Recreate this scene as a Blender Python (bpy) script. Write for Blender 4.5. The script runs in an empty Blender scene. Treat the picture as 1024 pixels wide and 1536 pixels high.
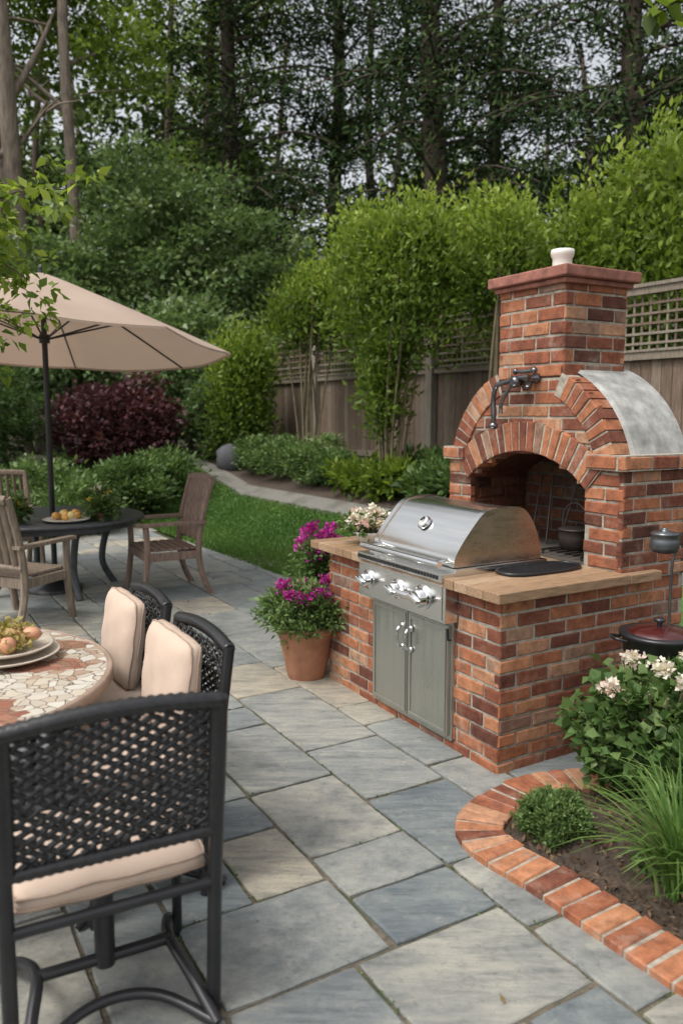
import bpy, math, random
import numpy as np
from mathutils import Vector, Matrix
random.seed(11); rng=np.random.default_rng(11)
S=bpy.context.scene
COL=S.collection
R=math.radians
V=Vector

# ---------------------------------------------------------------- materials
def newmat(name):
    m=bpy.data.materials.new(name); m.use_nodes=True
    nt=m.node_tree; b=nt.nodes['Principled BSDF']
    return m,nt,b
def N(nt,t,**k):
    n=nt.nodes.new(t)
    for a,v in k.items(): setattr(n,a,v)
    return n
def ramp(nt,stops,fac=None,interp='LINEAR'):
    r=N(nt,'ShaderNodeValToRGB'); e=r.color_ramp.elements; r.color_ramp.interpolation=interp
    while len(e)>1: e.remove(e[0])
    e[0].position=stops[0][0]; e[0].color=(*stops[0][1],1)
    for p,c in stops[1:]:
        x=e.new(p); x.color=(*c,1)
    if fac is not None: nt.links.new(fac,r.inputs[0])
    return r
def mix(nt,a,b,fac,mode='MIX'):
    m=N(nt,'ShaderNodeMix',data_type='RGBA',blend_type=mode)
    for sock,val in ((m.inputs[0],fac),(m.inputs[6],a),(m.inputs[7],b)):
        if isinstance(val,(int,float)): sock.default_value=val
        elif isinstance(val,tuple): sock.default_value=(*val,1)
        else: nt.links.new(val,sock)
    return m.outputs[2]
def noise(nt,scale,detail=4,rough=.55,vec=None,stretch=None,coord='Object'):
    n=N(nt,'ShaderNodeTexNoise'); n.inputs['Scale'].default_value=scale
    n.inputs['Detail'].default_value=detail; n.inputs['Roughness'].default_value=rough
    if vec is None:
        tc=N(nt,'ShaderNodeTexCoord'); vec=tc.outputs[coord]
    if stretch:
        mp=N(nt,'ShaderNodeMapping'); mp.inputs['Scale'].default_value=stretch
        nt.links.new(vec,mp.inputs['Vector']); vec=mp.outputs[0]
    nt.links.new(vec,n.inputs['Vector'])
    return n.outputs[0]
def bump(nt,b,h,strength=.3,dist=.01):
    n=N(nt,'ShaderNodeBump'); n.inputs['Strength'].default_value=strength; n.inputs['Distance'].default_value=dist
    nt.links.new(h,n.inputs['Height']); nt.links.new(n.outputs[0],b.inputs['Normal'])
def tint(nt):
    a=N(nt,'ShaderNodeAttribute',attribute_name='tint'); s=N(nt,'ShaderNodeSeparateColor')
    nt.links.new(a.outputs['Color'],s.inputs[0]); return a,s
def simple(name,c,rough=.6,metal=0,var=.25,scale=8,bmp=.1,stretch=None,bd=.005,coat=0):
    m,nt,b=newmat(name)
    n=noise(nt,scale,5,.6,stretch=stretch)
    lo=tuple(x*(1-var) for x in c); hi=tuple(min(1,x*(1+var)) for x in c)
    r=ramp(nt,[(.3,lo),(.7,hi)],n); nt.links.new(r.outputs[0],b.inputs['Base Color'])
    b.inputs['Roughness'].default_value=rough; b.inputs['Metallic'].default_value=metal
    if coat: b.inputs['Coat Weight'].default_value=coat
    if bmp: bump(nt,b,n,bmp,bd)
    return m
def leafmat(name,stops,trans=.3,rough=.5,spec=.3):
    m,nt,b=newmat(name); a,s=tint(nt)
    r=ramp(nt,stops,s.outputs[0])
    if trans==0:
        d=N(nt,'ShaderNodeBsdfDiffuse'); nt.links.new(r.outputs[0],d.inputs[0]); nt.links.new(d.outputs[0],nt.nodes['Material Output'].inputs[0]); nt.nodes.remove(b); return m
    nt.links.new(r.outputs[0],b.inputs['Base Color']); b.inputs['Roughness'].default_value=rough
    b.inputs['Specular IOR Level'].default_value=spec
    t=N(nt,'ShaderNodeBsdfTranslucent'); nt.links.new(mix(nt,r.outputs[0],(1.3,1.4,.6),.5,'MULTIPLY'),t.inputs[0])
    ms=N(nt,'ShaderNodeMixShader'); ms.inputs[0].default_value=trans
    nt.links.new(b.outputs[0],ms.inputs[1]); nt.links.new(t.outputs[0],ms.inputs[2])
    nt.links.new(ms.outputs[0],nt.nodes['Material Output'].inputs[0])
    return m

def mk_brick(name,dark=1.0):
    m,nt,b=newmat(name); a,s=tint(nt)
    st=[(0,(.11,.048,.036)),(.14,(.20,.075,.048)),(.36,(.31,.115,.065)),(.6,(.38,.150,.078)),(.82,(.46,.215,.115)),(.93,(.44,.28,.185)),(1,(.22,.13,.10))]
    r=ramp(nt,[(p,tuple(x*dark for x in c)) for p,c in st],s.outputs[0])
    n1=noise(nt,16,7,.7); n2=noise(nt,90,4,.6)
    c=mix(nt,r.outputs[0],ramp(nt,[(.3,(.46,.42,.42)),(.7,(1.2,1.17,1.12))],n1).outputs[0],1,'MULTIPLY')
    f=ramp(nt,[(.54,(0,0,0)),(.76,(.6,.6,.6))],noise(nt,6,7,.75)).outputs[0]
    c=mix(nt,c,(.38*dark,.32*dark,.26*dark),f)
    g=ramp(nt,[(.57,(0,0,0)),(.74,(.75,.75,.75))],noise(nt,2.6,7,.75)).outputs[0]
    c=mix(nt,c,(.10*dark,.07*dark,.055*dark),g)
    nt.links.new(c,b.inputs['Base Color']); b.inputs['Roughness'].default_value=.9
    b.inputs['Specular IOR Level'].default_value=.22
    bump(nt,b,mix(nt,n1,n2,.5),.8,.008); return m
M_brick=mk_brick('red_brick'); M_fire=mk_brick('sooty_firebrick',.28)
M_mortar=simple('mortar',(.33,.295,.24),.95,var=.4,scale=25,bmp=.5)
def mk_stone():
    m,nt,b=newmat('flagstone'); a,s=tint(nt)
    tc=N(nt,'ShaderNodeTexCoord')
    sc=N(nt,'ShaderNodeVectorMath',operation='SCALE'); nt.links.new(a.outputs['Color'],sc.inputs[0]); sc.inputs['Scale'].default_value=17
    ad=N(nt,'ShaderNodeVectorMath',operation='ADD'); nt.links.new(tc.outputs['Object'],ad.inputs[0]); nt.links.new(sc.outputs[0],ad.inputs[1])
    r=ramp(nt,[(0,(.185,.21,.22)),(.25,(.225,.245,.248)),(.5,(.275,.285,.275)),(.78,(.325,.318,.285)),(1,(.355,.325,.27))],s.outputs[0])
    rt=N(nt,'ShaderNodeMapping'); rt.inputs['Rotation'].default_value=(0,0,.5); rt.inputs['Scale'].default_value=(1.3,8,1); nt.links.new(ad.outputs[0],rt.inputs['Vector'])
    rt2=N(nt,'ShaderNodeMapping'); rt2.inputs['Rotation'].default_value=(0,0,-.9); rt2.inputs['Scale'].default_value=(2,3.5,1); nt.links.new(ad.outputs[0],rt2.inputs['Vector'])
    n1=noise(nt,3,10,.75,vec=rt.outputs[0]); n2=noise(nt,3,10,.75,vec=rt2.outputs[0])
    gt=N(nt,'ShaderNodeMath',operation='GREATER_THAN'); nt.links.new(s.outputs[1],gt.inputs[0]); gt.inputs[1].default_value=.45
    st=mix(nt,n1,n2,gt.outputs[0])
    c=mix(nt,r.outputs[0],ramp(nt,[(.3,(.46,.50,.54)),(.5,(.97,.97,.97)),(.7,(1.34,1.3,1.2))],st).outputs[0],1,'MULTIPLY')
    big=noise(nt,1.6,6,.7,vec=ad.outputs[0])
    c=mix(nt,c,ramp(nt,[(.35,(.74,.76,.78)),(.65,(1.14,1.11,1.04))],big).outputs[0],1,'MULTIPLY')
    sp=ramp(nt,[(.53,(0,0,0)),(.68,(.65,.65,.65))],noise(nt,30,8,.85)).outputs[0]
    c=mix(nt,c,(.10,.10,.085),sp)
    wh=ramp(nt,[(.54,(0,0,0)),(.72,(.65,.65,.65))],noise(nt,8,9,.85)).outputs[0]
    c=mix(nt,c,(.42,.395,.34),wh)
    nt.links.new(c,b.inputs['Base Color'])
    nt.links.new(ramp(nt,[(.3,(.5,.5,.5)),(.7,(.85,.85,.85))],st).outputs[0],b.inputs['Roughness'])
    b.inputs['Specular IOR Level'].default_value=.35
    bump(nt,b,mix(nt,st,noise(nt,50,7,.8),.45),.9,.014); return m
M_stone=mk_stone()
def mk_two(name,c1,c2,c3,s1,s2,rough=.95,bm=.6,bd=.02):
    m,nt,b=newmat(name)
    n1=noise(nt,s1,6,.65); n2=noise(nt,s2,5,.65)
    c=mix(nt,ramp(nt,[(.35,c1),(.65,c2)],n2).outputs[0],c3,ramp(nt,[(.5,(0,0,0)),(.62,(.85,.85,.85))],n1).outputs[0])
    nt.links.new(c,b.inputs['Base Color']); b.inputs['Roughness'].default_value=rough
    bump(nt,b,n2,bm,bd); return m
M_joint=mk_two('sandy_moss_joint',(.075,.062,.045),(.17,.14,.10),(.035,.055,.015),3.5,60,bd=.006)
M_soil=mk_two('soil_mulch',(.03,.021,.015),(.095,.066,.046),(.045,.032,.023),5,45)
M_ground=mk_two('ground_cover',(.03,.03,.015),(.06,.07,.025),(.02,.045,.01),.8,12)
M_lawn=mk_two('lawn_turf',(.045,.10,.018),(.085,.165,.032),(.06,.13,.025),1.2,30,bm=.3)
M_path=mk_two('gravel_path',(.13,.125,.11),(.20,.19,.165),(.10,.095,.08),2,40)
M_wood=simple('weathered_teak',(.19,.13,.10),.7,var=.45,scale=10,stretch=(6,6,.7))
M_wood2=simple('grey_teak',(.20,.155,.115),.75,var=.4,scale=10,stretch=(6,6,.7))
def mk_plank(name,st,stretch,rough=.85):
    m,nt,b=newmat(name); a,s=tint(nt)
    r=ramp(nt,st,s.outputs[0])
    n=noise(nt,9,7,.65,stretch=stretch)
    c=mix(nt,r.outputs[0],ramp(nt,[(.3,(.55,.52,.5)),(.7,(1.2,1.2,1.2))],n).outputs[0],1,'MULTIPLY')
    nt.links.new(c,b.inputs['Base Color']); b.inputs['Roughness'].default_value=rough; bump(nt,b,n,.35,.005); return m
M_fence=mk_plank('fence_wood',[(0,(.12,.082,.058)),(.5,(.18,.132,.095)),(1,(.25,.22,.175))],(6,6,.6))
M_counter=mk_plank('counter_wood',[(0,(.28,.175,.10)),(.5,(.36,.235,.14)),(1,(.45,.32,.21))],(1.2,9,9),.5)
M_concrete=simple('concrete_render',(.33,.33,.31),.9,var=.45,scale=9,bmp=.6)
M_cap=simple('terracotta_cap',(.27,.11,.08),.85,var=.4,scale=14,bmp=.5)
M_terra=simple('terracotta',(.35,.16,.09),.75,var=.28,scale=7,bmp=.1)
M_white=simple('white_ceramic',(.68,.66,.6),.35,var=.06,bmp=0)
M_black=simple('black_powdercoat',(.018,.018,.02),.32,var=.3,bmp=.05)
M_wicker=simple('black_wicker',(.022,.022,.023),.28,var=.4,scale=60,bmp=.3)
def steel(name,c,rough,st,metal=1):
    m,nt,b=newmat(name); n=noise(nt,30,4,.6,stretch=st)
    b.inputs['Metallic'].default_value=metal
    nt.links.new(ramp(nt,[(.3,tuple(x*.88 for x in c)),(.7,c)],n).outputs[0],b.inputs['Base Color'])
    nt.links.new(ramp(nt,[(.3,(rough*.75,)*3),(.7,(rough*1.25,)*3)],n).outputs[0],b.inputs['Roughness'])
    bump(nt,b,n,.03,.002); return m
M_steel=steel('stainless_steel',(.70,.70,.68),.22,(1,.05,1))
M_steeld=steel('brushed_steel_door',(.46,.46,.41),.32,(1,1,.04),.85)
M_copper=steel('heat_tinted_steel',(.54,.44,.36),.28,(.3,1,1))
M_chrome=steel('chrome',(.8,.8,.8),.1,(1,1,1))
M_cush=simple('cream_cushion',(.50,.385,.305),.9,var=.09,scale=4,bmp=.3,bd=.015)
M_piping=simple('cushion_piping',(.33,.24,.18),.8,bmp=0)
M_pewter=simple('pewter',(.14,.15,.16),.3,metal=.8)
M_redlid=simple('red_enamel',(.055,.009,.009),.25,coat=.5,bmp=0)
M_bark=simple('bark',(.08,.06,.045),.95,var=.5,scale=7,stretch=(3,3,.5),bmp=.8,bd=.03)
M_barkl=simple('light_bark',(.20,.16,.125),.95,var=.45,scale=6,stretch=(3,3,.5),bmp=.6,bd=.03)
M_stem=simple('green_brown_stem',(.15,.12,.07),.8)
M_tabledark=simple('slate_table_top',(.06,.065,.072),.4,var=.3,scale=20)
M_rock=simple('boulder_stone',(.07,.07,.078),.85,scale=5,bmp=.5)
def mk_umb():
    m,nt,b=newmat('umbrella_canvas'); n=noise(nt,200,2); n3=noise(nt,1.5,3)
    nt.links.new(ramp(nt,[(.3,(.45,.34,.27)),(.7,(.53,.41,.33))],n3).outputs[0],b.inputs['Base Color']); b.inputs['Roughness'].default_value=.9
    t=N(nt,'ShaderNodeBsdfTranslucent'); t.inputs[0].default_value=(.56,.40,.30,1)
    ms=N(nt,'ShaderNodeMixShader'); ms.inputs[0].default_value=.3
    nt.links.new(b.outputs[0],ms.inputs[1]); nt.links.new(t.outputs[0],ms.inputs[2])
    nt.links.new(ms.outputs[0],nt.nodes['Material Output'].inputs[0]); bump(nt,b,n,.1,.002); return m
M_umb=mk_umb()
def mk_mosaic():
    m,nt,b=newmat('mosaic_tile'); tc=N(nt,'ShaderNodeTexCoord')
    nz=N(nt,'ShaderNodeTexNoise'); nz.inputs['Scale'].default_value=9; nt.links.new(tc.outputs['Object'],nz.inputs['Vector'])
    ws=N(nt,'ShaderNodeVectorMath',operation='SCALE'); nt.links.new(nz.outputs['Color'],ws.inputs[0]); ws.inputs['Scale'].default_value=.10
    wv=N(nt,'ShaderNodeVectorMath',operation='ADD'); nt.links.new(tc.outputs['Object'],wv.inputs[0]); nt.links.new(ws.outputs[0],wv.inputs[1])
    v=N(nt,'ShaderNodeTexVoronoi'); v.inputs['Scale'].default_value=18; nt.links.new(wv.outputs[0],v.inputs['Vector'])
    e=N(nt,'ShaderNodeTexVoronoi',feature='DISTANCE_TO_EDGE'); e.inputs['Scale'].default_value=18; nt.links.new(wv.outputs[0],e.inputs['Vector'])
    v2=N(nt,'ShaderNodeTexVoronoi'); v2.inputs['Scale'].default_value=6; nt.links.new(wv.outputs[0],v2.inputs['Vector'])
    s=N(nt,'ShaderNodeSeparateColor'); nt.links.new(v.outputs['Color'],s.inputs[0])
    s2=N(nt,'ShaderNodeSeparateColor'); nt.links.new(v2.outputs['Color'],s2.inputs[0])
    cream=ramp(nt,[(0,(.44,.39,.31)),(.5,(.58,.55,.48)),(.8,(.50,.44,.34)),(1,(.34,.22,.15))],s.outputs[0]).outputs[0]
    red=ramp(nt,[(0,(.24,.09,.06)),(.5,(.34,.17,.11)),(1,(.22,.13,.08))],s.outputs[1]).outputs[0]
    c=mix(nt,cream,red,ramp(nt,[(.82,(0,0,0)),(.84,(1,1,1))],s2.outputs[0],'CONSTANT').outputs[0])
    g=ramp(nt,[(.02,(0,0,0)),(.045,(1,1,1))],e.outputs['Distance']).outputs[0]
    c=mix(nt,(.13,.085,.065),c,g); nt.links.new(c,b.inputs['Base Color'])
    nt.links.new(ramp(nt,[(0,(.9,.9,.9)),(1,(.3,.3,.3))],g).outputs[0],b.inputs['Roughness'])
    bump(nt,b,g,.4,.004); return m
M_mosaic=mk_mosaic()

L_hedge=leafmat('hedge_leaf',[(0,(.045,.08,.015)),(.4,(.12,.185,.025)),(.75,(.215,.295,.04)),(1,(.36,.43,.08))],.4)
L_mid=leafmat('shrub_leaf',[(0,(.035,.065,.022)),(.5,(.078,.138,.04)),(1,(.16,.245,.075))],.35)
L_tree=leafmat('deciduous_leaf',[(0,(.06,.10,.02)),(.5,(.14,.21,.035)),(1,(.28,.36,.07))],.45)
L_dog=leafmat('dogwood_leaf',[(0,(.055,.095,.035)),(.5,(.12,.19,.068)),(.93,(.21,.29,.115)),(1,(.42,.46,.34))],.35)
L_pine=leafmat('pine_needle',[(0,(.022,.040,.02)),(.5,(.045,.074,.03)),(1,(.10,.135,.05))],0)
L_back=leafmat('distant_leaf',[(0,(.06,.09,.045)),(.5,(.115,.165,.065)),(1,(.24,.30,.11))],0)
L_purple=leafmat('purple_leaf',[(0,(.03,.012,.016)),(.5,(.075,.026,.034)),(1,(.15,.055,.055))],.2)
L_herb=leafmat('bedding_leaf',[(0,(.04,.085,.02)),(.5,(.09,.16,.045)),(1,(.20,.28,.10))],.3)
L_grass=leafmat('grass_blade',[(0,(.04,.095,.018)),(.5,(.08,.165,.03)),(1,(.15,.235,.055))],.3)
L_magenta=leafmat('magenta_petal',[(0,(.20,.01,.13)),(.5,(.42,.02,.27)),(1,(.6,.10,.42))],.3)
L_white=leafmat('white_petal',[(0,(.7,.42,.42)),(.35,(.74,.64,.56)),(1,(.82,.79,.72))],.3)
L_yellow=leafmat('yellow_petal',[(0,(.6,.3,.02)),(1,(.8,.6,.08))],.3)
L_chip=leafmat('bark_chip',[(0,(.05,.032,.02)),(1,(.19,.125,.08))],0.0)

# ---------------------------------------------------------------- builders
def empty(name,loc=(0,0,0),rz=0,parent=None):
    e=bpy.data.objects.new(name,None); e.location=loc; e.rotation_euler=(0,0,rz); e.empty_display_size=.1
    COL.objects.link(e); e.parent=parent; return e
class MB:
    def __init__(s): s.v=[];s.f=[];s.m=[];s.t=[];s.s=[]
    def add(s,vs,fs,mat=0,t=(.5,.5,.5),smooth=False):
        k=len(s.v); s.v.extend([tuple(p) for p in vs])
        for f in fs:
            s.f.append(tuple(i+k for i in f)); s.m.append(mat); s.t.append(t); s.s.append(smooth)
    def obj(s,name,mats,parent=None,loc=(0,0,0),rz=0,bevel=0,seg=2):
        me=bpy.data.meshes.new(name); me.from_pydata(s.v,[],s.f)
        for m in mats: me.materials.append(m)
        me.polygons.foreach_set('material_index',s.m); me.polygons.foreach_set('use_smooth',s.s)
        a=me.attributes.new('tint','FLOAT_COLOR','FACE')
        a.data.foreach_set('color',np.array([(*t,1) for t in s.t],dtype=np.float32).ravel())
        me.update()
        o=bpy.data.objects.new(name,me); COL.objects.link(o); o.parent=parent; o.location=loc; o.rotation_euler=(0,0,rz)
        if bevel:
            b=o.modifiers.new('b','BEVEL'); b.width=bevel; b.segments=seg; b.limit_method='ANGLE'; b.angle_limit=R(45)
        return o
def box(mb,x0,x1,y0,y1,z0,z1,mat=0,t=(.5,.5,.5),M=None):
    vs=[V((x,y,z)) for z in (z0,z1) for y in (y0,y1) for x in (x0,x1)]
    if M is not None: vs=[M@v for v in vs]
    mb.add(vs,[(0,2,3,1),(4,5,7,6),(0,1,5,4),(1,3,7,5),(3,2,6,7),(2,0,4,6)],mat,t)
def tube(mb,pts,r,n=8,mat=0,t=(.5,.5,.5),cap=True,flat=1.0):
    pts=[V(p) for p in pts]; k=len(pts)
    rs=r if isinstance(r,(list,tuple)) else [r]*k
    T=[(pts[min(i+1,k-1)]-pts[max(i-1,0)]).normalized() for i in range(k)]
    a=T[0].orthogonal().normalized(); vs=[]
    for i in range(k):
        a=(a-T[i]*a.dot(T[i])); a=a.normalized() if a.length>1e-6 else T[i].orthogonal().normalized()
        b=T[i].cross(a)
        for j in range(n):
            th=2*math.pi*j/n; vs.append(pts[i]+(a*math.cos(th)+b*math.sin(th)*flat)*rs[i])
    fs=[(i*n+j,i*n+(j+1)%n,(i+1)*n+(j+1)%n,(i+1)*n+j) for i in range(k-1) for j in range(n)]
    mb.add(vs,fs,mat,t,True)
    if cap:
        mb.add(vs[:n],[tuple(range(n-1,-1,-1))],mat,t); mb.add(vs[-n:],[tuple(range(n))],mat,t)
def lathe(mb,prof,c=(0,0,0),n=24,mat=0,t=(.5,.5,.5),M=None,smooth=True):
    c=V(c); vs=[]
    for r,z in prof:
        for j in range(n):
            th=2*math.pi*j/n; p=V((r*math.cos(th),r*math.sin(th),z))
            vs.append(c+(M@p if M is not None else p))
    fs=[(i*n+j,i*n+(j+1)%n,(i+1)*n+(j+1)%n,(i+1)*n+j) for i in range(len(prof)-1) for j in range(n)]
    mb.add(vs,fs,mat,t,smooth)
    mb.add(vs[:n],[tuple(range(n-1,-1,-1))],mat,t); mb.add(vs[-n:],[tuple(range(n))],mat,t)
def smoothpts(P,k=6):
    P=[V(p) for p in P]; out=[]
    for i in range(len(P)-1):
        p0=P[max(i-1,0)];p1=P[i];p2=P[i+1];p3=P[min(i+2,len(P)-1)]
        for j in range(k):
            u=j/k; out.append(.5*((2*p1)+(p2-p0)*u+(2*p0-5*p1+4*p2-p3)*u*u+(3*p1-p0-3*p2+p3)*u**3))
    out.append(P[-1]); return out
def blob(mb,c,r,mat=0,t=(.5,.5,.5),n=12,bumpy=0):
    c=V(c); vs=[]; m=n//2
    for i in range(m+1):
        ph=math.pi*i/m
        for j in range(n):
            th=2*math.pi*j/n; k=1+bumpy*math.sin(3*th+5*ph)*math.sin(ph)
            vs.append(c+V((r[0]*math.sin(ph)*math.cos(th)*k,r[1]*math.sin(ph)*math.sin(th)*k,-r[2]*math.cos(ph))))
    mb.add(vs,[(i*n+j,i*n+(j+1)%n,(i+1)*n+(j+1)%n,(i+1)*n+j) for i in range(m) for j in range(n)],mat,t,True)
def brick(mb,q,n,proud=.008,dep=.03,ch=.004,mat=0,t=None):
    q=[V(p) for p in q]; n=V(n)
    if (q[1]-q[0]).cross(q[2]-q[1]).dot(n)<0: q=q[::-1]
    t=t or (random.random(),random.random(),random.random())
    fr=[]
    for i in range(4):
        e1=(q[(i+1)%4]-q[i]).normalized(); e2=(q[i-1]-q[i]).normalized()
        fr.append(q[i]+(e1+e2)*ch*random.uniform(.6,1.5)+n*proud)
    vs=[p-n*dep for p in q]+[p+n*(proud-ch) for p in q]+fr
    fs=[(8,9,10,11)]
    for i in range(4):
        j=(i+1)%4; fs+= [(i,j,4+j,4+i),(4+i,4+j,8+j,8+i)]
    mb.add(vs,fs,mat,t)
def slab(mb,q,top,t):
    P=[]; c=sum(q,V((0,0,0)))/4
    for i in range(4):
        a,b=q[i],q[(i+1)%4]; L=(b-a).length; k=max(2,int(L/.06)); d=(b-a)/L; nn=V((-d.y,d.x,0))
        w=0
        for s in range(k):
            f=s/k; w=w*.6+random.uniform(-.0032,.0032)
            off=nn*w if s else (nn+d)*random.uniform(.001,.008)
            P.append(a+d*L*f+off)
    n=len(P); tilt=(random.uniform(-.006,.006),random.uniform(-.006,.006))
    def zz(p,b): return b+tilt[0]*(p.x-c.x)+tilt[1]*(p.y-c.y)
    o=[V((p.x,p.y,-.03)) for p in P]; m=[V((p.x,p.y,zz(p,top-.005))) for p in P]
    ii=[]
    for k in range(n):
        d=(c-P[k]).normalized()*random.uniform(.004,.009); p=P[k]+d; ii.append(V((p.x,p.y,zz(p,top))))
    fs=[tuple(2*n+k for k in range(n))]
    for k in range(n):
        j=(k+1)%n; fs+=[(k,j,n+j,n+k),(n+k,n+j,2*n+j,2*n+k)]
    mb.add(o+m+ii,fs,0,t)
BL,BH,MT=.203,.062,.013
def wall(mb,o,u,n,z0,z1,iv,phase=0,mat=0):
    o=V(o);u=V(u);n=V(n); rows=max(1,round((z1-z0)/(BH+MT))); rh=(z1-z0)/rows
    for i in range(rows):
        a0=z0+i*rh+MT/2; a1=z0+(i+1)*rh-MT/2
        for (a,b) in iv((a0+a1)/2):
            off=((i+phase)%2)*(BL+MT)/2+random.uniform(-.008,.008)
            k=math.floor((a-off)/(BL+MT)); x=off+k*(BL+MT)
            while x<b:
                s=max(x,a); e=min(x+BL,b)
                if b-e<.03 and e<b: e=b
                if e-s>.028:
                    jt=lambda: random.uniform(-.0024,.0024)
                    q=[o+u*(s+jt())+V((0,0,a0+jt())),o+u*(e+jt())+V((0,0,a0+jt())),o+u*(e+jt())+V((0,0,a1+jt())),o+u*(s+jt())+V((0,0,a1+jt()))]
                    brick(mb,q,n,.007+random.uniform(-.003,.003),mat=mat,ch=.005)
                if e>=b: break
                x+=BL+MT
def brickbox(mb,x0,x1,y0,y1,z0,z1,faces='abcd',mat=0,core=1,phase=0):
    box(mb,x0,x1,y0,y1,z0,z1,core)
    g=.004
    if 'a' in faces: wall(mb,(x0,0,0),(0,1,0),(-1,0,0),z0,z1,lambda z:[(y0-g,y1+g)],phase,mat)
    if 'b' in faces: wall(mb,(0,y0,0),(1,0,0),(0,-1,0),z0,z1,lambda z:[(x0-g,x1+g)],phase+1,mat)
    if 'c' in faces: wall(mb,(x1,0,0),(0,1,0),(1,0,0),z0,z1,lambda z:[(y0-g,y1+g)],phase,mat)
    if 'd' in faces: wall(mb,(0,y1,0),(1,0,0),(0,1,0),z0,z1,lambda z:[(x0-g,x1+g)],phase+1,mat)

def leafobj(name,parts,mat,parent=None,loc=(0,0,0)):
    P=np.concatenate([p[0] for p in parts]);D=np.concatenate([p[1] for p in parts]);Nn=np.concatenate([p[2] for p in parts])
    L=np.concatenate([p[3] for p in parts])[:,None];W=np.concatenate([p[4] for p in parts])[:,None];T=np.concatenate([p[5] for p in parts])
    D/=np.linalg.norm(D,axis=1,keepdims=True)+1e-9
    Sd=np.cross(D,Nn); Sd/=np.linalg.norm(Sd,axis=1,keepdims=True)+1e-9
    U=np.cross(Sd,D)
    n=len(P); v=np.empty((n,4,3),np.float32)
    v[:,0]=P; v[:,1]=P+D*L*.42+Sd*W*.5+U*W*.18; v[:,2]=P+D*L-U*L*.08; v[:,3]=P+D*L*.42-Sd*W*.5+U*W*.18
    me=bpy.data.meshes.new(name); me.vertices.add(n*4); me.vertices.foreach_set('co',v.ravel())
    me.loops.add(n*4); me.loops.foreach_set('vertex_index',np.arange(n*4,dtype=np.int32))
    me.polygons.add(n); me.polygons.foreach_set('loop_start',np.arange(0,n*4,4,dtype=np.int32))
    me.update(calc_edges=True)
    me.materials.append(mat)
    a=me.attributes.new('tint','FLOAT_COLOR','FACE')
    c=np.ones((n,4),np.float32); c[:,0]=T; a.data.foreach_set('color',c.ravel())
    o=bpy.data.objects.new(name,me); COL.objects.link(o); o.parent=parent; o.location=loc
    return o
def crown(c,r,ncl,per,cr,L,W,up=.3,shell=.45,flat=.6,zmin=None,bias=0.,out=.4,tb=.5):
    c=np.array(c,float); r=np.array(r,float)
    d=rng.normal(size=(ncl,3)); d/=np.linalg.norm(d,axis=1,keepdims=True)
    rad=shell+(1-shell)*rng.random((ncl,1))**.7
    rad*=1+.18*np.sin(d[:,:1]*5+c[0])*np.cos(d[:,1:2]*4+c[1])
    C=c+d*rad*r
    if zmin is not None: C[:,2]=np.maximum(C[:,2],zmin+.1*rng.random(ncl))
    cb=rng.random(ncl); idx=np.repeat(np.arange(ncl),per); n=len(idx)
    csz=cr*rng.uniform(.6,1.4,ncl)
    off=rng.normal(size=(n,3))*csz[idx][:,None]*np.array([1,1,flat])*.6
    P=C[idx]+off
    D=off/(np.linalg.norm(off,axis=1,keepdims=True)+1e-6)*.7+d[idx]*out+rng.normal(size=(n,3))*.45+np.array([0,0,up])
    Nn=rng.normal(size=(n,3))*.6+np.array([0,0,1.])
    s=rng.uniform(.6,1.3,n)
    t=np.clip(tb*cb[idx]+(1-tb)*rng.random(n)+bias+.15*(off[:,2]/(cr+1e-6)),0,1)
    return (P,D,Nn,L*s,W*s,t)
def scatter(P,L,W,up=.5,spread=1.,bias=0):
    P=np.array(P,float); n=len(P)
    D=rng.normal(size=(n,3))*spread+np.array([0,0,up]); Nn=rng.normal(size=(n,3))+np.array([0,0,.5]); s=rng.uniform(.6,1.3,n)
    return (P,D,Nn,L*s,W*s,np.clip(rng.random(n)+bias,0,1))

# ---------------------------------------------------------------- terrain
def sst(x,a,b):
    k=np.clip((x-a)/(b-a),0,1); return k*k*(3-2*k)
def terr(x,y):
    n=.844*x+.537*y
    left=sst(y,11.5,17)*1.0
    return .85*np.maximum(sst(n,4.3,8.2),left*sst(-x,-1,1))
def tz(x,y): return float(terr(np.array(x,float),np.array(y,float)))
xs=np.concatenate([[-300,-150,-80,-50,-35],np.arange(-25,20.1,.5),[28,40,60,100,180,300]])
ys=np.concatenate([[-200,-80,-30,-15],np.arange(-8,30.1,.5),[36,50,80,140,250,450]])
mb=MB(); X,Y=np.meshgrid(xs,ys); Z=terr(X,Y)-.03
mb.add(np.stack([X.ravel(),Y.ravel(),Z.ravel()],1),[(j*len(xs)+i,j*len(xs)+i+1,(j+1)*len(xs)+i+1,(j+1)*len(xs)+i) for j in range(len(ys)-1) for i in range(len(xs)-1)],smooth=True)
mb.obj('ground',[M_ground])
FD=np.array([.537,-.844]); FN=np.array([.844,.537])
def strip(name,n0,n1,t0,t1,mat,dz,step=.25):
    mb=MB(); nn=np.arange(n0,n1+1e-6,(n1-n0)/max(2,round((n1-n0)/step))); tt=np.arange(t0,t1,step)
    vs=[]
    for t in tt:
        for n in nn:
            x,y=FD*t+FN*n; vs.append((x,y,tz(x,y)+dz))
    k=len(nn); mb.add(vs,[(i*k+j,(i+1)*k+j,(i+1)*k+j+1,i*k+j+1) for i in range(len(tt)-1) for j in range(k-1)],smooth=True)
    return mb.obj(name,[mat])
strip('lawn_soil_bed',6.3,12,-22,-2,M_soil,.0)
strip('garden_path',5.9,6.32,-20,-3.5,M_path,.012)
lawn=empty('lawn')
o=strip('turf',4.02,5.9,-22,-3,M_lawn,.006); o.parent=lawn
n=90000; tt=rng.uniform(-18,-4,n); nn=rng.uniform(4.0,5.95,n)
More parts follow.
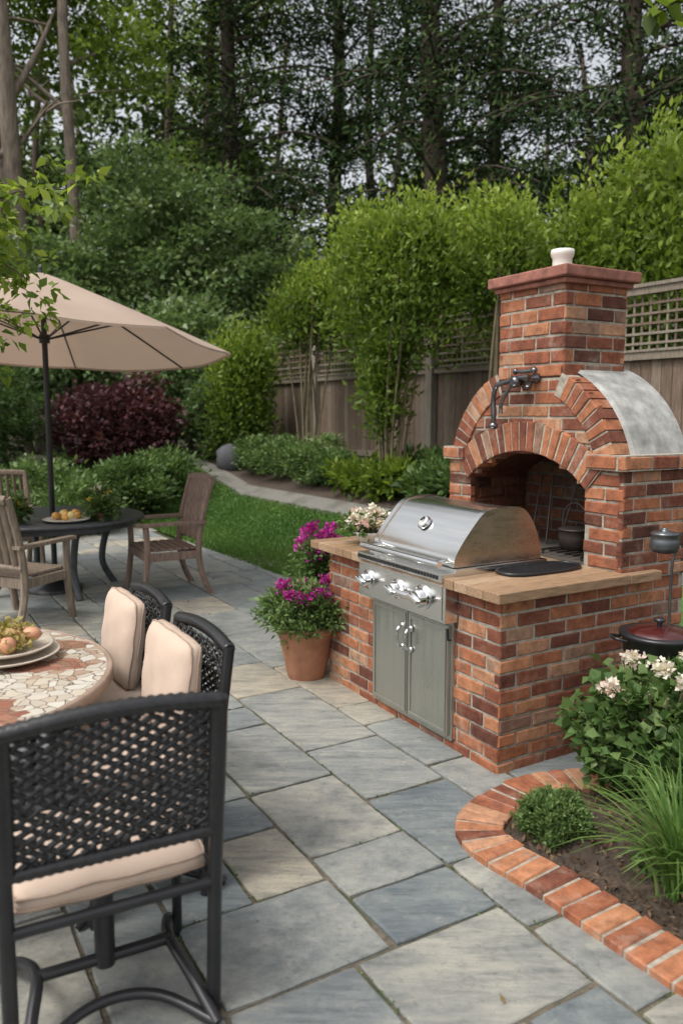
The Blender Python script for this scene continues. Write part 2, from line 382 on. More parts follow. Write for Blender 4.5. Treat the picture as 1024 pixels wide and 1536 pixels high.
xy=FD[None]*tt[:,None]+FN[None]*nn[:,None]; zz=terr(xy[:,0],xy[:,1])
P=np.column_stack([xy,zz]); D=rng.normal(size=(n,3))*.35+[0,0,1]; Nn=rng.normal(size=(n,3)); pat=.5+.25*np.sin(xy[:,0]*2.1)*np.cos(xy[:,1]*1.7)
leafobj('grass_blades',[(P,D,Nn,rng.uniform(.03,.06,n),np.full(n,.012),np.clip(pat+rng.normal(size=n)*.22,0,1))],L_grass,lawn)

# ---------------------------------------------------------------- patio
FA=R(30.26); O=V((.758,3.70,0)); bx=V((math.cos(FA),math.sin(FA),0)); ax=V((-math.sin(FA),math.cos(FA),0))
def W(u,v,z=0): return O+bx*u+ax*v+V((0,0,z))
patio=empty('flagstone_patio')
mb=MB(); mb.add([(-14,-4,-.008),(5,-4,-.008),(5,1.2,-.008),(1,5.9,-.008),(-3.4,12.6,-.008),(-14,12.6,-.008)],[(0,1,2,3,4,5)])
mb.obj('joint_bed',[M_joint],patio)
mb=MB(); cs=.15; u0=-11.04;v0=-7.1; NU=int(14.5/cs);NV=int(21/cs); occ=np.zeros((NU,NV),bool)
sizes=[(3,3),(4,3),(3,4),(4,4),(5,3),(3,5),(5,4),(2,3),(3,2),(2,2),(4,2),(2,4),(6,3),(3,6)]
wts=[5,5,5,3,4,4,2,3,3,2,3,3,1,2]
jpts=[]
for j in range(NV):
    for i in range(NU):
        if occ[i,j]: continue
        order=random.choices(sizes,wts,k=10)+[(2,2),(2,1),(1,2),(1,1)]
        for (a,b) in order:
            if i+a<=NU and j+b<=NV and not occ[i:i+a,j:j+b].any():
                r2=i+a
                if (a,b) not in ((2,1),(1,2),(1,1)) and r2+1<NU and not occ[r2,j] and occ[r2+1,j]: continue
                break
        occ[i:i+a,j:j+b]=True
        c=W(u0+(i+a/2)*cs,v0+(j+b/2)*cs); nn=.844*c.x+.537*c.y
        if nn>4.12 or c.x<-9 or c.y<.2 or c.y>12.5 or c.x>3.2: continue
        g=.0075; q=[]
        for (ii,jj,sx,sy) in ((i,j,1,1),(i+a,j,-1,1),(i+a,j+b,-1,-1),(i,j+b,1,-1)):
            q.append(W(u0+ii*cs+sx*(g+random.uniform(-.004,.004)),v0+jj*cs+sy*(g+random.uniform(-.004,.004)),0))
        if c.y<6:
            for k in range(44):
                if random.random()<.5: p=W(u0+(i+a*random.random())*cs,v0+j*cs+random.gauss(0,.006),-.004)
                else: p=W(u0+i*cs+random.gauss(0,.006),v0+(j+b*random.random())*cs,-.004)
                if math.sin(p.x*5.3+1)*math.sin(p.y*4.1)>-.05: jpts.append(tuple(p))
        slab(mb,q,random.uniform(.002,.008),(min(1,max(0,random.gauss(.5,.28))),random.random(),random.random()))
mb.obj('flagstones',[M_stone],patio)
leafobj('joint_moss',[scatter(jpts,.013,.009,up=.7,spread=.8)],L_herb,patio)
lit=[(random.uniform(-2.5,1.2),random.uniform(2,9),.010) for _ in range(90)]
leafobj('fallen_leaves',[scatter(lit,.026,.014,up=.03,spread=1)],leafmat('dry_leaf',[(0,(.12,.08,.03)),(.6,(.22,.16,.06)),(1,(.12,.16,.04))],.1),patio)

# brick edging + bed
outer=smoothpts([(p[0],p[1],0) for p in [(1.60,3.66),(1.45,3.69),(1.24,3.70),(1.0,3.675),(.781,3.575),(.575,3.375),(.475,3.165),(.520,2.955),(.70,2.712),(.861,2.455),(1.026,2.197),(1.25,1.85),(1.5,1.45),(1.8,.95)]],12)
d=0; pitch=.088; res=[(outer[0],(outer[1]-outer[0]).normalized())]
for i in range(1,len(outer)):
    seg=(outer[i]-outer[i-1]); l=seg.length; 
    while d+l>=pitch:
        f=(pitch-d); p=outer[i-1]+seg.normalized()*f; res.append((p,seg.normalized())); outer[i-1]=p; seg=outer[i]-p; l=seg.length; d=0
    d+=l
tang=[]
for i in range(len(res)):
    a=res[max(i-1,0)][0]; b=res[min(i+1,len(res)-1)][0]; tang.append((b-a).normalized())
mb=MB(); midline=[]
nrm=[V((-t.y,t.x,0)) for t in tang]
for i in range(len(res)):
    midline.append(res[i][0]+nrm[i]*.1)
for i in range(len(res)-1):
    p,q2=res[i][0],res[i+1][0]; e_=random.uniform(-.006,.006); a=p.lerp(q2,.07); b=p.lerp(q2,.93)
    pi=p+nrm[i]*(.205+e_); qi=q2+nrm[i+1]*(.205+e_); a2=pi.lerp(qi,.08); b2=pi.lerp(qi,.92)
    z=V((0,0,.02)); brick(mb,[a+z,b+z,b2+z,a2+z],(0,0,1),proud=.014+random.uniform(-.005,.005),dep=.04,ch=.006,t=(random.uniform(.08,.9),random.random(),0))
for i in range(len(res)-1):
    p,q2=res[i][0],res[i+1][0]; z=V((0,0,.026))
    mb.add([p+nrm[i]*.004+z,q2+nrm[i+1]*.004+z,q2+nrm[i+1]*.20+z,p+nrm[i]*.20+z],[(0,1,2,3)],1)
    mb.add([p+nrm[i]*.004+z,q2+nrm[i+1]*.004+z,q2+nrm[i+1]*.004-z,p+nrm[i]*.004-z],[(0,1,2,3)],1)
mb.obj('brick_edging',[M_brick,M_mortar])
poly=[(p.x,p.y) for p in midline]+[(6,.9),(6,6),(2.4,4.7),(1.35,4.05)]
def inpoly(x,y):
    c=False; n=len(poly); j=n-1
    for i in range(n):
        xi,yi=poly[i];xj,yj=poly[j]
        if (yi>y)!=(yj>y) and x<(xj-xi)*(y-yi)/(yj-yi)+xi: c=not c
        j=i
    return c
mb=MB(); st=.035; nx=int(3.0/st); ny=int(3.4/st); vs=[];okv=[]
for j in range(ny+1):
    for i in range(nx+1):
        x=.45+i*st; y=1.0+j*st
        ins=inpoly(x,y)
        dm=min((x-p.x)**2+(y-p.y)**2 for p in midline)**.5
        z=.014+.045*min(1,max(0,dm-.1)/.25)+.012*math.sin(x*23+y*7)*math.sin(y*31)+random.uniform(-.006,.006)*(dm>.1)
        if dm<.13: z=.012
        vs.append((x,y,z)); okv.append(ins)
fs=[]
for j in range(ny):
    for i in range(nx):
        k=j*(nx+1)+i
        if all(okv[m] for m in (k,k+1,k+nx+2,k+nx+1)): fs.append((k,k+1,k+nx+2,k+nx+1))
mb.add(vs,fs,smooth=True); bed=empty('soil_bed'); mb.obj('soil',[M_soil],bed)
pts=[];gc=[]
while len(pts)<6500:
    x=random.uniform(.6,2.6);y=random.uniform(1.5,4.0)
    dd=min((x-p.x)**2+(y-p.y)**2 for p in midline)
    if inpoly(x,y) and dd>.0115:
        pts.append((x,y,.055+random.uniform(0,.014) if dd>.06 else .03))
        if dd>.02 and math.sin(x*9)*math.sin(y*8+1)>.5: gc.append((x,y,.05+random.uniform(0,.03)))
leafobj('bark_chips',[scatter(pts,.032,.013,up=.05,spread=1)],L_chip,bed)
leafobj('creeping_groundcover',[scatter(gc*3+[(a+.01,b-.01,c) for a,b,c in gc]*2,.028,.02,up=.5,spread=.8)],L_herb,bed)
# ---------------------------------------------------------------- brick island
FR=.79; BK=1.32
isl=empty('brick_grill_island',O,FA)
mb=MB(); brickbox(mb,0,BK,0,1.65,-.02,.872,'abd'); mb.obj('brick_base',[M_brick,M_mortar],isl)
mb=MB()
y=-.09
while y<1.70:
    w_=random.choice((.085,.10,.12)); y2=min(y+w_,1.76)
    box(mb,-.09+random.uniform(-.003,.003),FR-.001,y+.0015,y2-.0015,.8755,.925+random.uniform(-.001,.001),0,(random.random(),0,0)); y=y2
box(mb,FR+.001,1.03,-.09,-.035,.8755,.925,0,(.4,0,0))
box(mb,FR+.001,1.0,1.425,1.76,.8755,.925,0,(.6,0,0))
mb.obj('countertop',[M_counter],isl,bevel=.004)
# ---------------------------------------------------------------- pizza oven / fireplace
ov=empty('brick_pizza_oven',O,FA)
yc=.705; Ro=.683; zo=1.34; yi=.715; Ri=.743; zi=.787
def outer_iv(z):
    if z<1.53: return (-.02,1.41)
    d=Ro**2-(z-zo)**2
    if d<=0: return None
    h=math.sqrt(d); return (yc-h,yc+h)
def open_iv(z):
    if z<1.35: return (.23,1.20)
    if z<1.53: h=math.sqrt(max(0,Ri**2-(z-zi)**2)); return (yi-h,yi+h)
    return None
ch=(.43,.95)
def iv(z):
    o=outer_iv(z); p=open_iv(z)
    if o is None: return [ch]
    o=(min(o[0],ch[0]),max(o[1],ch[1])) if z>1.7 else o
    if p is None: return [(o[0],o[1])]
    return [(o[0]-.004,p[0]+.004),(p[1]-.004,o[1]+.004)]
mb=MB(); wall(mb,(FR,0,0),(0,1,0),(-1,0,0),.926,2.016,iv)
K=24; inner=[(.23,.876),(.23,1.25)]; outr=[(-.02,.876),(-.02,1.53)]
a0=math.asin(.485/Ri); b0=math.acos((1.53-zo)/Ro)
for k in range(K+1):
    u=-1+2*k/K; inner.append((yi+Ri*math.sin(u*a0),zi+Ri*math.cos(u*a0))); outr.append((yc+Ro*math.sin(u*b0)-.0,zo+Ro*math.cos(u*b0)))
inner+=[(1.20,1.25),(1.20,.876)]; outr+=[(1.41,1.53),(1.41,.876)]
n=len(inner); vs=[]
for xx in (FR,BK-.05):
    vs+=[(xx,*p) for p in inner]+[(xx,*p) for p in outr]
f1=[];f2=[]
for k in range(n-1):
    f1+=[(k,k+1,n+k+1,n+k)]; f1+=[(n+k,n+k+1,3*n+k+1,3*n+k)]; f1+=[(2*n+k,2*n+k+1,3*n+k+1,3*n+k)]
    f2+=[(k,k+1,2*n+k+1,2*n+k)]
mb.add(vs,f1,1); mb.add(vs,f2,2,(.4,.5,.5))
box(mb,BK-.05,BK,-.02,1.41,.876,1.53,3)
wall(mb,(BK-.05,0,0),(0,1,0),(-1,0,0),.926,1.50,lambda z:[(.2,1.23)],0,2)
wall(mb,(0,.23,0),(1,0,0),(0,1,0),.926,1.34,lambda z:[(FR+.05,BK-.06)],0,2)
wall(mb,(0,1.20,0),(1,0,0),(0,-1,0),.926,1.34,lambda z:[(FR+.05,BK-.06)],0,2)
wall(mb,(0,-.02,0),(1,0,0),(0,-1,0),.876,1.46,lambda z:[(FR-.004,BK)],1)
wall(mb,(0,1.41,0),(1,0,0),(0,1,0),.926,1.46,lambda z:[(FR-.004,BK)],1)
box(mb,FR+.001,BK-.05,.232,1.198,.88,.924,3)
for (ya,yb) in ((-.055,.20),(1.245,1.445)):
    brickbox(mb,FR-.035,BK+.03,ya,yb,1.455,1.535,'abd')
nb=19
for k in range(nb):
    t0=-a0*1.03+2*a0*1.03*(k+.08)/nb; t1=-a0*1.03+2*a0*1.03*(k+.92)/nb
    q=[V((FR-.004,yi+r*math.sin(t),zi+r*math.cos(t))) for r,t in ((Ri-.002,t0),(Ri-.002,t1),(Ri+.175,t1),(Ri+.175,t0))]
    brick(mb,q,(-1,0,0),proud=.018+random.uniform(-.004,.004),dep=.12,ch=.005)
vs=[];kk=30
for k in range(kk+1):
    t=-a0*1.03+2*a0*1.03*k/kk
    vs+=[(FR-.016,yi+(Ri+.002)*math.sin(t),zi+(Ri+.002)*math.cos(t)),(FR-.016,yi+(Ri+.172)*math.sin(t),zi+(Ri+.172)*math.cos(t))]
mb.add(vs,[(2*k,2*k+1,2*k+3,2*k+2) for k in range(kk)],1)
nb=26
for k in range(nb):
    t0=-b0*1.0+2*b0*(k+.08)/nb; t1=-b0+2*b0*(k+.92)/nb; tm=(t0+t1)/2; ym=yc+Ro*math.sin(tm)
    if ch[0]-.02<ym<ch[1]+.02: continue
    q=[V((FR-.004,yc+r*math.sin(t),zo+r*math.cos(t))) for r,t in ((Ro-.125,t0),(Ro-.125,t1),(Ro+.012,t1),(Ro+.012,t0))]
    brick(mb,q,(-1,0,0),proud=.014+random.uniform(-.003,.003),dep=.14)
for sgn in (0,1):
    vs=[]
    ta=-b0 if sgn==0 else math.asin((ch[1]-yc)/Ro); tb_=math.asin((ch[0]-yc)/Ro) if sgn==0 else b0
    for k in range(17):
        t=ta+(tb_-ta)*k/16
        vs+=[(FR-.0125,yc+(Ro-.122)*math.sin(t),zo+(Ro-.122)*math.cos(t)),(FR-.0125,yc+(Ro+.009)*math.sin(t),zo+(Ro+.009)*math.cos(t))]
    mb.add(vs,[(2*k,2*k+1,2*k+3,2*k+2) for k in range(16)],1)
M_soot=simple('sooty_mortar',(.07,.06,.05),.95,var=.4,scale=20,bmp=.3)
mb.obj('oven_masonry',[M_brick,M_mortar,M_fire,M_soot],ov)
mb=MB(); vs=[]; K=36; b1=b0*1.02
for xx in (FR+.105,FR+.125,BK+.015,BK+.03):
    rr=Ro+.028 if xx in (FR+.125,BK+.015) else Ro+.012
    for k in range(K+1):
        t=-b1+2*b1*k/K; vs.append((xx,yc+rr*math.sin(t),zo+rr*math.cos(t)))
for a in range(3): mb.add(vs,[(a*(K+1)+k,a*(K+1)+k+1,(a+1)*(K+1)+k+1,(a+1)*(K+1)+k) for k in range(K)],0,smooth=True)
back=[(BK+.03,yc+(Ro+.012)*math.sin(-b1+2*b1*k/K),zo+(Ro+.012)*math.cos(-b1+2*b1*k/K)) for k in range(K+1)]
mb.add(back,[tuple(range(K+1))],0)
mb.obj('barrel_roof',[M_concrete],ov)
mb=MB(); brickbox(mb,FR+.001,BK-.05,ch[0],ch[1],1.95,2.495,'abcd')
mb.obj('chimney_stack',[M_brick,M_mortar],ov)
mb=MB(); box(mb,FR-.06,BK+.01,ch[0]-.06,ch[1]+.06,2.49,2.55); box(mb,FR-.03,BK-.02,ch[0]-.03,ch[1]+.03,2.46,2.4895)
mb.obj('chimney_cap',[M_cap],ov,bevel=.008)
mb=MB(); lathe(mb,[(.065,2.55),(.058,2.56),(.056,2.64),(.066,2.655),(.068,2.67),(.066,2.69),(.055,2.69),(.045,2.60)],(FR+.20,.66,0),20)
mb.obj('chimney_pot',[M_white],ov)
mb=MB()
for k in range(6): tube(mb,[(.86,.32+k*.06,.95),(1.1,.32+k*.06,.95),(1.15,.32+k*.06,1.05)],.008,6)
for p in ((.87,.32),(.87,.62),(1.1,.32),(1.1,.62)): tube(mb,[(p[0],p[1],.925),(p[0],p[1],.95)],.008,6)
lathe(mb,[(.05,.95),(.085,.98),(.095,1.03),(.09,1.07),(.10,1.075),(.085,1.08)],(1.0,.50,0),18)
tube(mb,smoothpts([(1.0,.405,1.06),(1.0,.42,1.18),(1.0,.50,1.23),(1.0,.58,1.18),(1.0,.595,1.06)],5),.006,6)
for (a,b) in ((.85,.92),(.98,1.02),(.74,.70),(.30,.38)):
    tube(mb,[(1.12,a,.93),(1.235,b,1.36)],.007,6)
box(mb,.96,1.06,.94,1.06,.926,.945)
mb.obj('fire_tools_and_kettle',[simple('sooty_iron',(.06,.05,.045),.5,metal=.5)],ov)
tp=empty('wall_mounted_tap',O,FA); mb=MB(); Mx=Matrix.Rotation(R(-90),3,'Y')
lathe(mb,[(.045,0),(.045,.012),(.03,.02),(.022,.03),(.022,.07),(.035,.075),(.035,.11),(.02,.12)],(FR-.008,.70,1.93),16,0,M=Mx)
lathe(mb,[(.03,0),(.03,.02),(.018,.03),(.018,.09)],(FR-.008,.62,1.95),14,0,M=Mx)
tube(mb,smoothpts([(FR-.09,.60,1.955),(FR-.095,.68,1.95),(FR-.10,.78,1.93),(FR-.10,.86,1.91),(FR-.10,.885,1.84),(FR-.10,.88,1.74),(FR-.10,.88,1.68)],5),.015,10,0)
tube(mb,smoothpts([(FR-.10,.72,1.93),(FR-.115,.77,1.85),(FR-.115,.80,1.80),(FR-.115,.80,1.75)],5),.011,8,0)
lathe(mb,[(.012,0),(.028,.01),(.028,.03),(.015,.04)],(FR-.10,.88,1.655),14,0)
tube(mb,[(FR-.09,.57,1.99),(FR-.09,.64,1.985),(FR-.09,.70,1.99)],.011,8,0); blob(mb,(FR-.09,.56,1.99),(.02,.02,.02)); blob(mb,(FR-.09,.71,1.99),(.018,.018,.018))
mb.obj('tap_body',[simple('dark_chrome',(.16,.16,.17),.18,metal=.9,bmp=0)],tp)

# ---------------------------------------------------------------- gas grill
gr=empty('built_in_gas_grill',O,FA)
Y0,Y1=.36,1.10
pf=[(0,.965),(.0,.995),(.012,1.03),(.05,1.085),(.10,1.145),(.155,1.205),(.185,1.228),(.22,1.243),(.30,1.252),(.40,1.25),(.445,1.240),(.485,1.212),(.535,1.14),(.57,1.06),(.58,1.0),(.58,.965)]
prof=[(p.x,p.z) for p in smoothpts([(a,0,b) for a,b in pf],2)]
def prism(mb,pf,y0,y1,mat,capm=None,off=0):
    n=len(pf); cx=.29;cz=.97
    pp=[(x+(x-cx)*off,z+(z-cz)*off) for x,z in pf]
    vs=[(x,y0,z) for x,z in pp]+[(x,y1,z) for x,z in pp]
    mb.add(vs,[(i,n+i,n+i+1,i+1) for i in range(n-1)],mat,smooth=True)
    mb.add([(x,y0,z) for x,z in pp],[tuple(range(n))],capm if capm is not None else mat)
    mb.add([(x,y1,z) for x,z in pp],[tuple(range(n-1,-1,-1))],capm if capm is not None else mat)
mb=MB(); prism(mb,prof,Y0,Y1,0,1); prism(mb,prof,Y0-.008,Y0+.03,0,1,.025); prism(mb,prof,Y1-.03,Y1+.008,0,1,.025)
Mg=Matrix.Rotation(R(-48),3,'Y')
lathe(mb,[(.042,0),(.042,.012),(.034,.018),(.034,.019)],(.092,.74,1.143),20,2,M=Mg)
lathe(mb,[(.030,.0195),(.030,.0205),(.001,.0206)],(.092,.74,1.143),20,3,M=Mg)
tube(mb,[(.062,.74,1.165),(.088,.74,1.18)],.006,6,4)
mb.obj('grill_lid',[M_steel,M_copper,M_chrome,M_white,M_black],gr)
mb=MB(); box(mb,-.02,.61,.325,1.135,.9265,.962,0); box(mb,-.105,-.02,.325,1.135,.905,.945,0)
box(mb,-.088,-.0085,.315,1.145,.69,.903,1)
box(mb,-.0915,-.0885,.34,1.12,.705,.885,0)
mb.obj('grill_body',[M_steel,M_steel],gr,bevel=.008)
mb=MB(); tube(mb,[(-.095,.36,.988),(-.095,1.10,.988)],.018,12,0)
for y in (.42,1.04): tube(mb,[(-.095,y,.988),(.01,y,.995)],.012,8,0)
for i in range(30):
    y=.36+i*.026; box(mb,-.1085,-.1055,y,y+.015,.915,.935,1)
mb.obj('lid_handle',[M_chrome,M_black],gr)
mb=MB()
for y,s in ((1.03,1.1),(.73,1.1),(.50,1.3)):
    lathe(mb,[(.052*s,0),(.052*s,.008),(.040*s,.014),(.036*s,.045),(.031*s,.056),(.012,.058)],(-.0915,y,.795),24,0,M=Mx)
    M4=Matrix.Translation((-.145,y,.795))
    box(mb,-.022,.006,-.034*s,.034*s,-.011,.011,0,M=M4@Matrix.Rotation(R(20),4,'X'))
tube(mb,[(-.13,.73,.795),(-.135,.62,.79),(-.13,.50,.795)],.020,10,0)
mb.obj('control_knobs',[M_chrome],gr,bevel=.003)
mb=MB(); box(mb,-.022,-.003,.335,1.085,.05,.683,0)
for a,b in ((.352,.706),(.714,1.068)):
    box(mb,-.040,-.0225,a,b,.075,.665,0)
    for (p,q,r_,s_) in ((a+.012,b-.012,.087,.105),(a+.012,b-.012,.635,.653),(a+.012,a+.03,.105,.635),(b-.03,b-.012,.105,.635)):
        box(mb,-.0455,-.0405,p,q,r_,s_,0)
mb.obj('cabinet_doors',[M_steeld],gr,bevel=.004)
mb=MB()
for y in (.672,.752):
    tube(mb,smoothpts([(-.045,y,.46),(-.075,y,.475),(-.082,y,.52),(-.075,y,.565),(-.045,y,.58)],5),.010,8,0)
    lathe(mb,[(.020,0),(.020,.006),(.01,.012)],(-.0455,y,.58),12,0,M=Mx); lathe(mb,[(.018,0),(.018,.006),(.01,.012)],(-.0455,y,.46),12,0,M=Mx)
tube(mb,[(-.04,.325,.60),(-.06,.325,.60),(-.06,.33,.66)],.006,6,1)
mb.obj('door_handles',[M_chrome,M_black],gr)
gm=empty('cast_iron_griddle_grate',O,FA); mb=MB()
cx,cy,a_,b_=.47,.24,.26,.105
ring=[(cx+a_*math.copysign(abs(math.cos(t))**.7,math.cos(t)),cy+b_*math.copysign(abs(math.sin(t))**.7,math.sin(t)),.937) for t in np.linspace(0,2*math.pi,41)]
tube(mb,ring,.009,8,0,cap=False)
for i in range(-12,13):
    x=cx+i*.02; h=b_*max(0,1-abs((x-cx)/a_)**2.8)**.36; tube(mb,[(x,cy-h,.934),(x,cy+h,.934)],.0045,6)
for j in range(-4,5):
    y=cy+j*.022; h=a_*max(0,1-abs((y-cy)/b_)**2.8)**.36; tube(mb,[(cx-h,y,.937),(cx+h,y,.937)],.0045,6)
mb.add([(p[0],p[1],.9285) for p in ring[:-1]],[tuple(range(40))],0)
mb.obj('grate_bars',[M_black],gm)

# ---------------------------------------------------------------- flowers
fb=empty('flower_bowl',W(.18,1.42,.925)); mb=MB()
lathe(mb,[(.06,0),(.09,.02),(.125,.07),(.13,.085),(.12,.085),(.10,.06)],n=24); mb.obj('bowl',[M_white],fb)
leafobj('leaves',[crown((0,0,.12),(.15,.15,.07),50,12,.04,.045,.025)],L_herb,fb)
leafobj('blossoms',[crown((0,0,.165),(.16,.16,.08),42,24,.026,.028,.024,tb=.7)],L_white,fb)
tpz=(-.235,5.17,0)
pt=empty('potted_flowers',tpz); mb=MB()
lathe(mb,[(.12,0),(.125,.01),(.165,.20),(.185,.30),(.20,.31),(.205,.36),(.19,.365),(.175,.33),(.01,.325)],n=32); mb.obj('terracotta_pot',[M_terra],pt)
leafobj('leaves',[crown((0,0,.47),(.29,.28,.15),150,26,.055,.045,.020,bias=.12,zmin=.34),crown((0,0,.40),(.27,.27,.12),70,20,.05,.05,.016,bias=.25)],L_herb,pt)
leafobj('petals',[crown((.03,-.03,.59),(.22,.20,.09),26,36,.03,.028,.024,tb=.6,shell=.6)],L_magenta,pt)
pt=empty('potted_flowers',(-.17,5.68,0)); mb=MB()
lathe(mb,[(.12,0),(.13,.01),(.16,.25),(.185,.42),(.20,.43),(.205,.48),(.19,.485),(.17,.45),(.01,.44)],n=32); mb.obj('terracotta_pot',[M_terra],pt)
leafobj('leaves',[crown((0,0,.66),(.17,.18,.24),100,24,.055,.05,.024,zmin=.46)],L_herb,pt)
leafobj('petals',[crown((.0,-.05,.86),(.16,.15,.13),20,34,.03,.03,.026,tb=.6,shell=.6)],L_magenta,pt)

# ---------------------------------------------------------------- fence
fa=math.atan2(-.844,.537); fe=empty('wooden_fence',(-1.59,17.8,0),fa); FLn=13.0
mb=MB(); x=0
while x<FLn:
    g=random.uniform(-.004,.004); box(mb,x,x+.138,-.012+g,.012+g,.72,2.40,0,(random.random()*.8,0,0)); x+=.146
for z0,z1,d_ in ((.98,1.08,.045),(2.38,2.47,.06),(3.14,3.22,.055)):
    box(mb,0,FLn,-.013-d_,-.0135,z0,z1,0,(.8,0,0))
box(mb,-.05,FLn,-.09,.06,3.222,3.262,0,(.9,0,0))
box(mb,-.0,FLn,-.09,.06,2.472,2.50,0,(.9,0,0))
x=0.06
while x<FLn: box(mb,x,x+.028,-.006,.006,2.50,3.14,0,(random.random(),0,0)); x+=.115
z=2.56
while z<3.13: box(mb,0,FLn,-.018,-.0065,z,z+.028,0,(random.random(),0,0)); z+=.115
for x in (-.02,2.11,5.73,8.2,10.6,12.9):
    box(mb,x-.075,x+.075,-.12,.07,.6,3.40,0,(1,0,0)); box(mb,x-.095,x+.095,-.14,.09,3.4005,3.44,0,(1,0,0))
mb.obj('fence_panels',[M_fence],fe)

# ---------------------------------------------------------------- umbrella
um=empty('patio_umbrella',(-2.85,7.8,0)); mb=MB(); zr,zt,Ru=-.66,0,1.80; off=R(8)
tilt=Matrix.Rotation(R(-4.5),4,'X')@Matrix.Rotation(R(2),4,'Y')
def canopy(mb,zr,zt,Ru,r0=0,nr=8,na=6):
    vs=[]
    for i in range(nr+1):
        u=r0+(1-r0)*i/nr
        for k in range(8*na):
            ph=(k%na)/na; a=off+2*math.pi*k/(8*na); 
            cr_=math.cos(math.pi/8)/math.cos((ph-.5)*math.pi/4)
            sag=-.05*math.sin(math.pi*ph)*u*(1-.3*u)
            vs.append(V((0,0,3.08))+tilt@V((Ru*u*cr_*math.cos(a),Ru*u*cr_*math.sin(a),zt-(zt-zr)*(u**1.08)+sag)))
    n=8*na; mb.add(vs,[(i*n+j,i*n+(j+1)%n,(i+1)*n+(j+1)%n,(i+1)*n+j) for i in range(nr) for j in range(n)],0,smooth=True)
    return vs[-n:]
rim=canopy(mb,zr,zt,Ru,.02)
mb.add(rim+[(p[0]*1.002,p[1]*1.002,p[2]-.022) for p in rim],[(j,(j+1)%48,48+(j+1)%48,48+j) for j in range(48)],0)
mb.obj('canopy',[M_umb],um)
mb=MB(); tube(mb,[(0,0,.05),(0,0,3.12)],.027,12); lathe(mb,[(.26,0),(.26,.04),(.08,.09),(.04,.25)],n=24)
blob(mb,(0,0,3.12),(.03,.03,.04)); lathe(mb,[(.05,2.42),(.05,2.50)],n=12)
for k in range(8):
    a=off+2*math.pi*k/8; c_,s_=math.cos(a),math.sin(a)
    f=lambda u,dz=-.02:V((0,0,3.08))+tilt@V((Ru*u*c_*.995,Ru*u*s_*.995,zt-(zt-zr)*(u**1.08)+dz))
    tube(mb,[f(.03),f(.3),f(.6),f(1.0*.99)],.010,6); tube(mb,[(0.04*c_,.04*s_,2.46),f(.5)],.009,6)
mb.obj('pole_and_ribs',[M_black],um)

# ---------------------------------------------------------------- dining set far
def woodchair(loc,rz,mat,sc=1.0):
    e=empty('wooden_armchair',loc,rz); e.scale=(sc,sc,sc); mb=MB(); w=.29
    for s in (-1,1):
        x=s*w
        tube(mb,smoothpts([(x,.27,0),(x,.24,.2),(x,.22,.42),(x,.23,.63)],4),[.03]*13,6)
        tube(mb,smoothpts([(x,-.34,0),(x,-.26,.18),(x,-.23,.42),(x,-.27,.7),(x,-.36,1.02)],4),[.03]*17,6)
        M4=Matrix.Translation((x,.0,.645))
        box(mb,-.038,.038,-.30,.31,-.014,.014,M=M4)
        box(mb,x-.018,x+.018,-.22,.22,.33,.40)
    box(mb,-w,w,.205,.24,.33,.405); box(mb,-w,w,-.245,-.21,.33,.405)
    for i in range(7): box(mb,-w+.02,w-.02,-.22+i*.066,-.165+i*.066,.408,.428)
    def bk(z): return -.235-(z-.42)*.19-max(0,z-.7)*.07
    for i in range(8):
        x=-w+.05+i*(2*w-.1)/7
        tube(mb,[(x,bk(.48),.48),(x,bk(.75),.75),(x,bk(1.0),1.0)],[.030]*3,6,flat=.4)
    for z,h in ((.48,.025),(1.0,.04)):
        tube(mb,smoothpts([(-w,bk(z),z),(0,bk(z)-.03,z+.015),(w,bk(z),z)],4),h,6)
    mb.obj('chair_frame',[mat],e,bevel=.004)
woodchair((-1.75,7.75,0),R(118),M_wood,1.10)
woodchair((-2.72,6.58,0),R(-22),M_wood2,1.08)
woodchair((-3.75,8.85,0),R(215),M_wood2,1.05)
rt=empty('round_patio_table',(-2.85,7.8,0)); mb=MB()
lathe(mb,[(.86,.715),(.875,.725),(.875,.74),(.86,.748),(.001,.749)],n=56); lathe(mb,[(.80,.66),(.80,.714)],n=40)
for k in range(4):
    a=R(40+90*k); c_,s_=math.cos(a),math.sin(a)
    tube(mb,smoothpts([(.62*c_,.62*s_,.70),(.52*c_,.52*s_,.45),(.50*c_,.50*s_,.22),(.62*c_,.62*s_,0)],5),.035,8)
mb.obj('table_body',[M_tabledark],rt)
fp=empty('fruit_platter',(-2.55,7.35,.75)); mb=MB()
lathe(mb,[(.12,0),(.2,.02),(.22,.03),(.2,.028),(.001,.015)],n=24,mat=0)
for i in range(12):
    a=random.uniform(0,6.28);r_=random.uniform(0,.14); blob(mb,(r_*math.cos(a),r_*math.sin(a),.05+random.uniform(0,.03)),(.035,.035,.033),random.choice((1,1,2)))
mb.obj('platter_and_fruit',[M_white,simple('orange_fruit',(.6,.33,.08),.5,bmp=0),simple('yellow_fruit',(.65,.52,.2),.5,bmp=0)],fp)
for (x,y,h) in ((-2.38,7.75,.1),(-3.0,7.2,.08),(-2.25,7.45,.07)):
    tpl=empty('table_plant',(x,y,.75)); mb=MB(); lathe(mb,[(.05,0),(.07,h),(.075,h+.01),(.06,h)],n=16); mb.obj('planter',[M_white if h>.09 else M_terra],tpl)
    leafobj('leaves',[crown((0,0,h+.05),(.13,.13,.09),50,14,.05,.06,.03)],L_mid,tpl); leafobj('petals',[crown((0,0,h+.12),(.12,.12,.06),10,10,.02,.03,.03)],L_yellow if h<.1 else L_white,tpl)

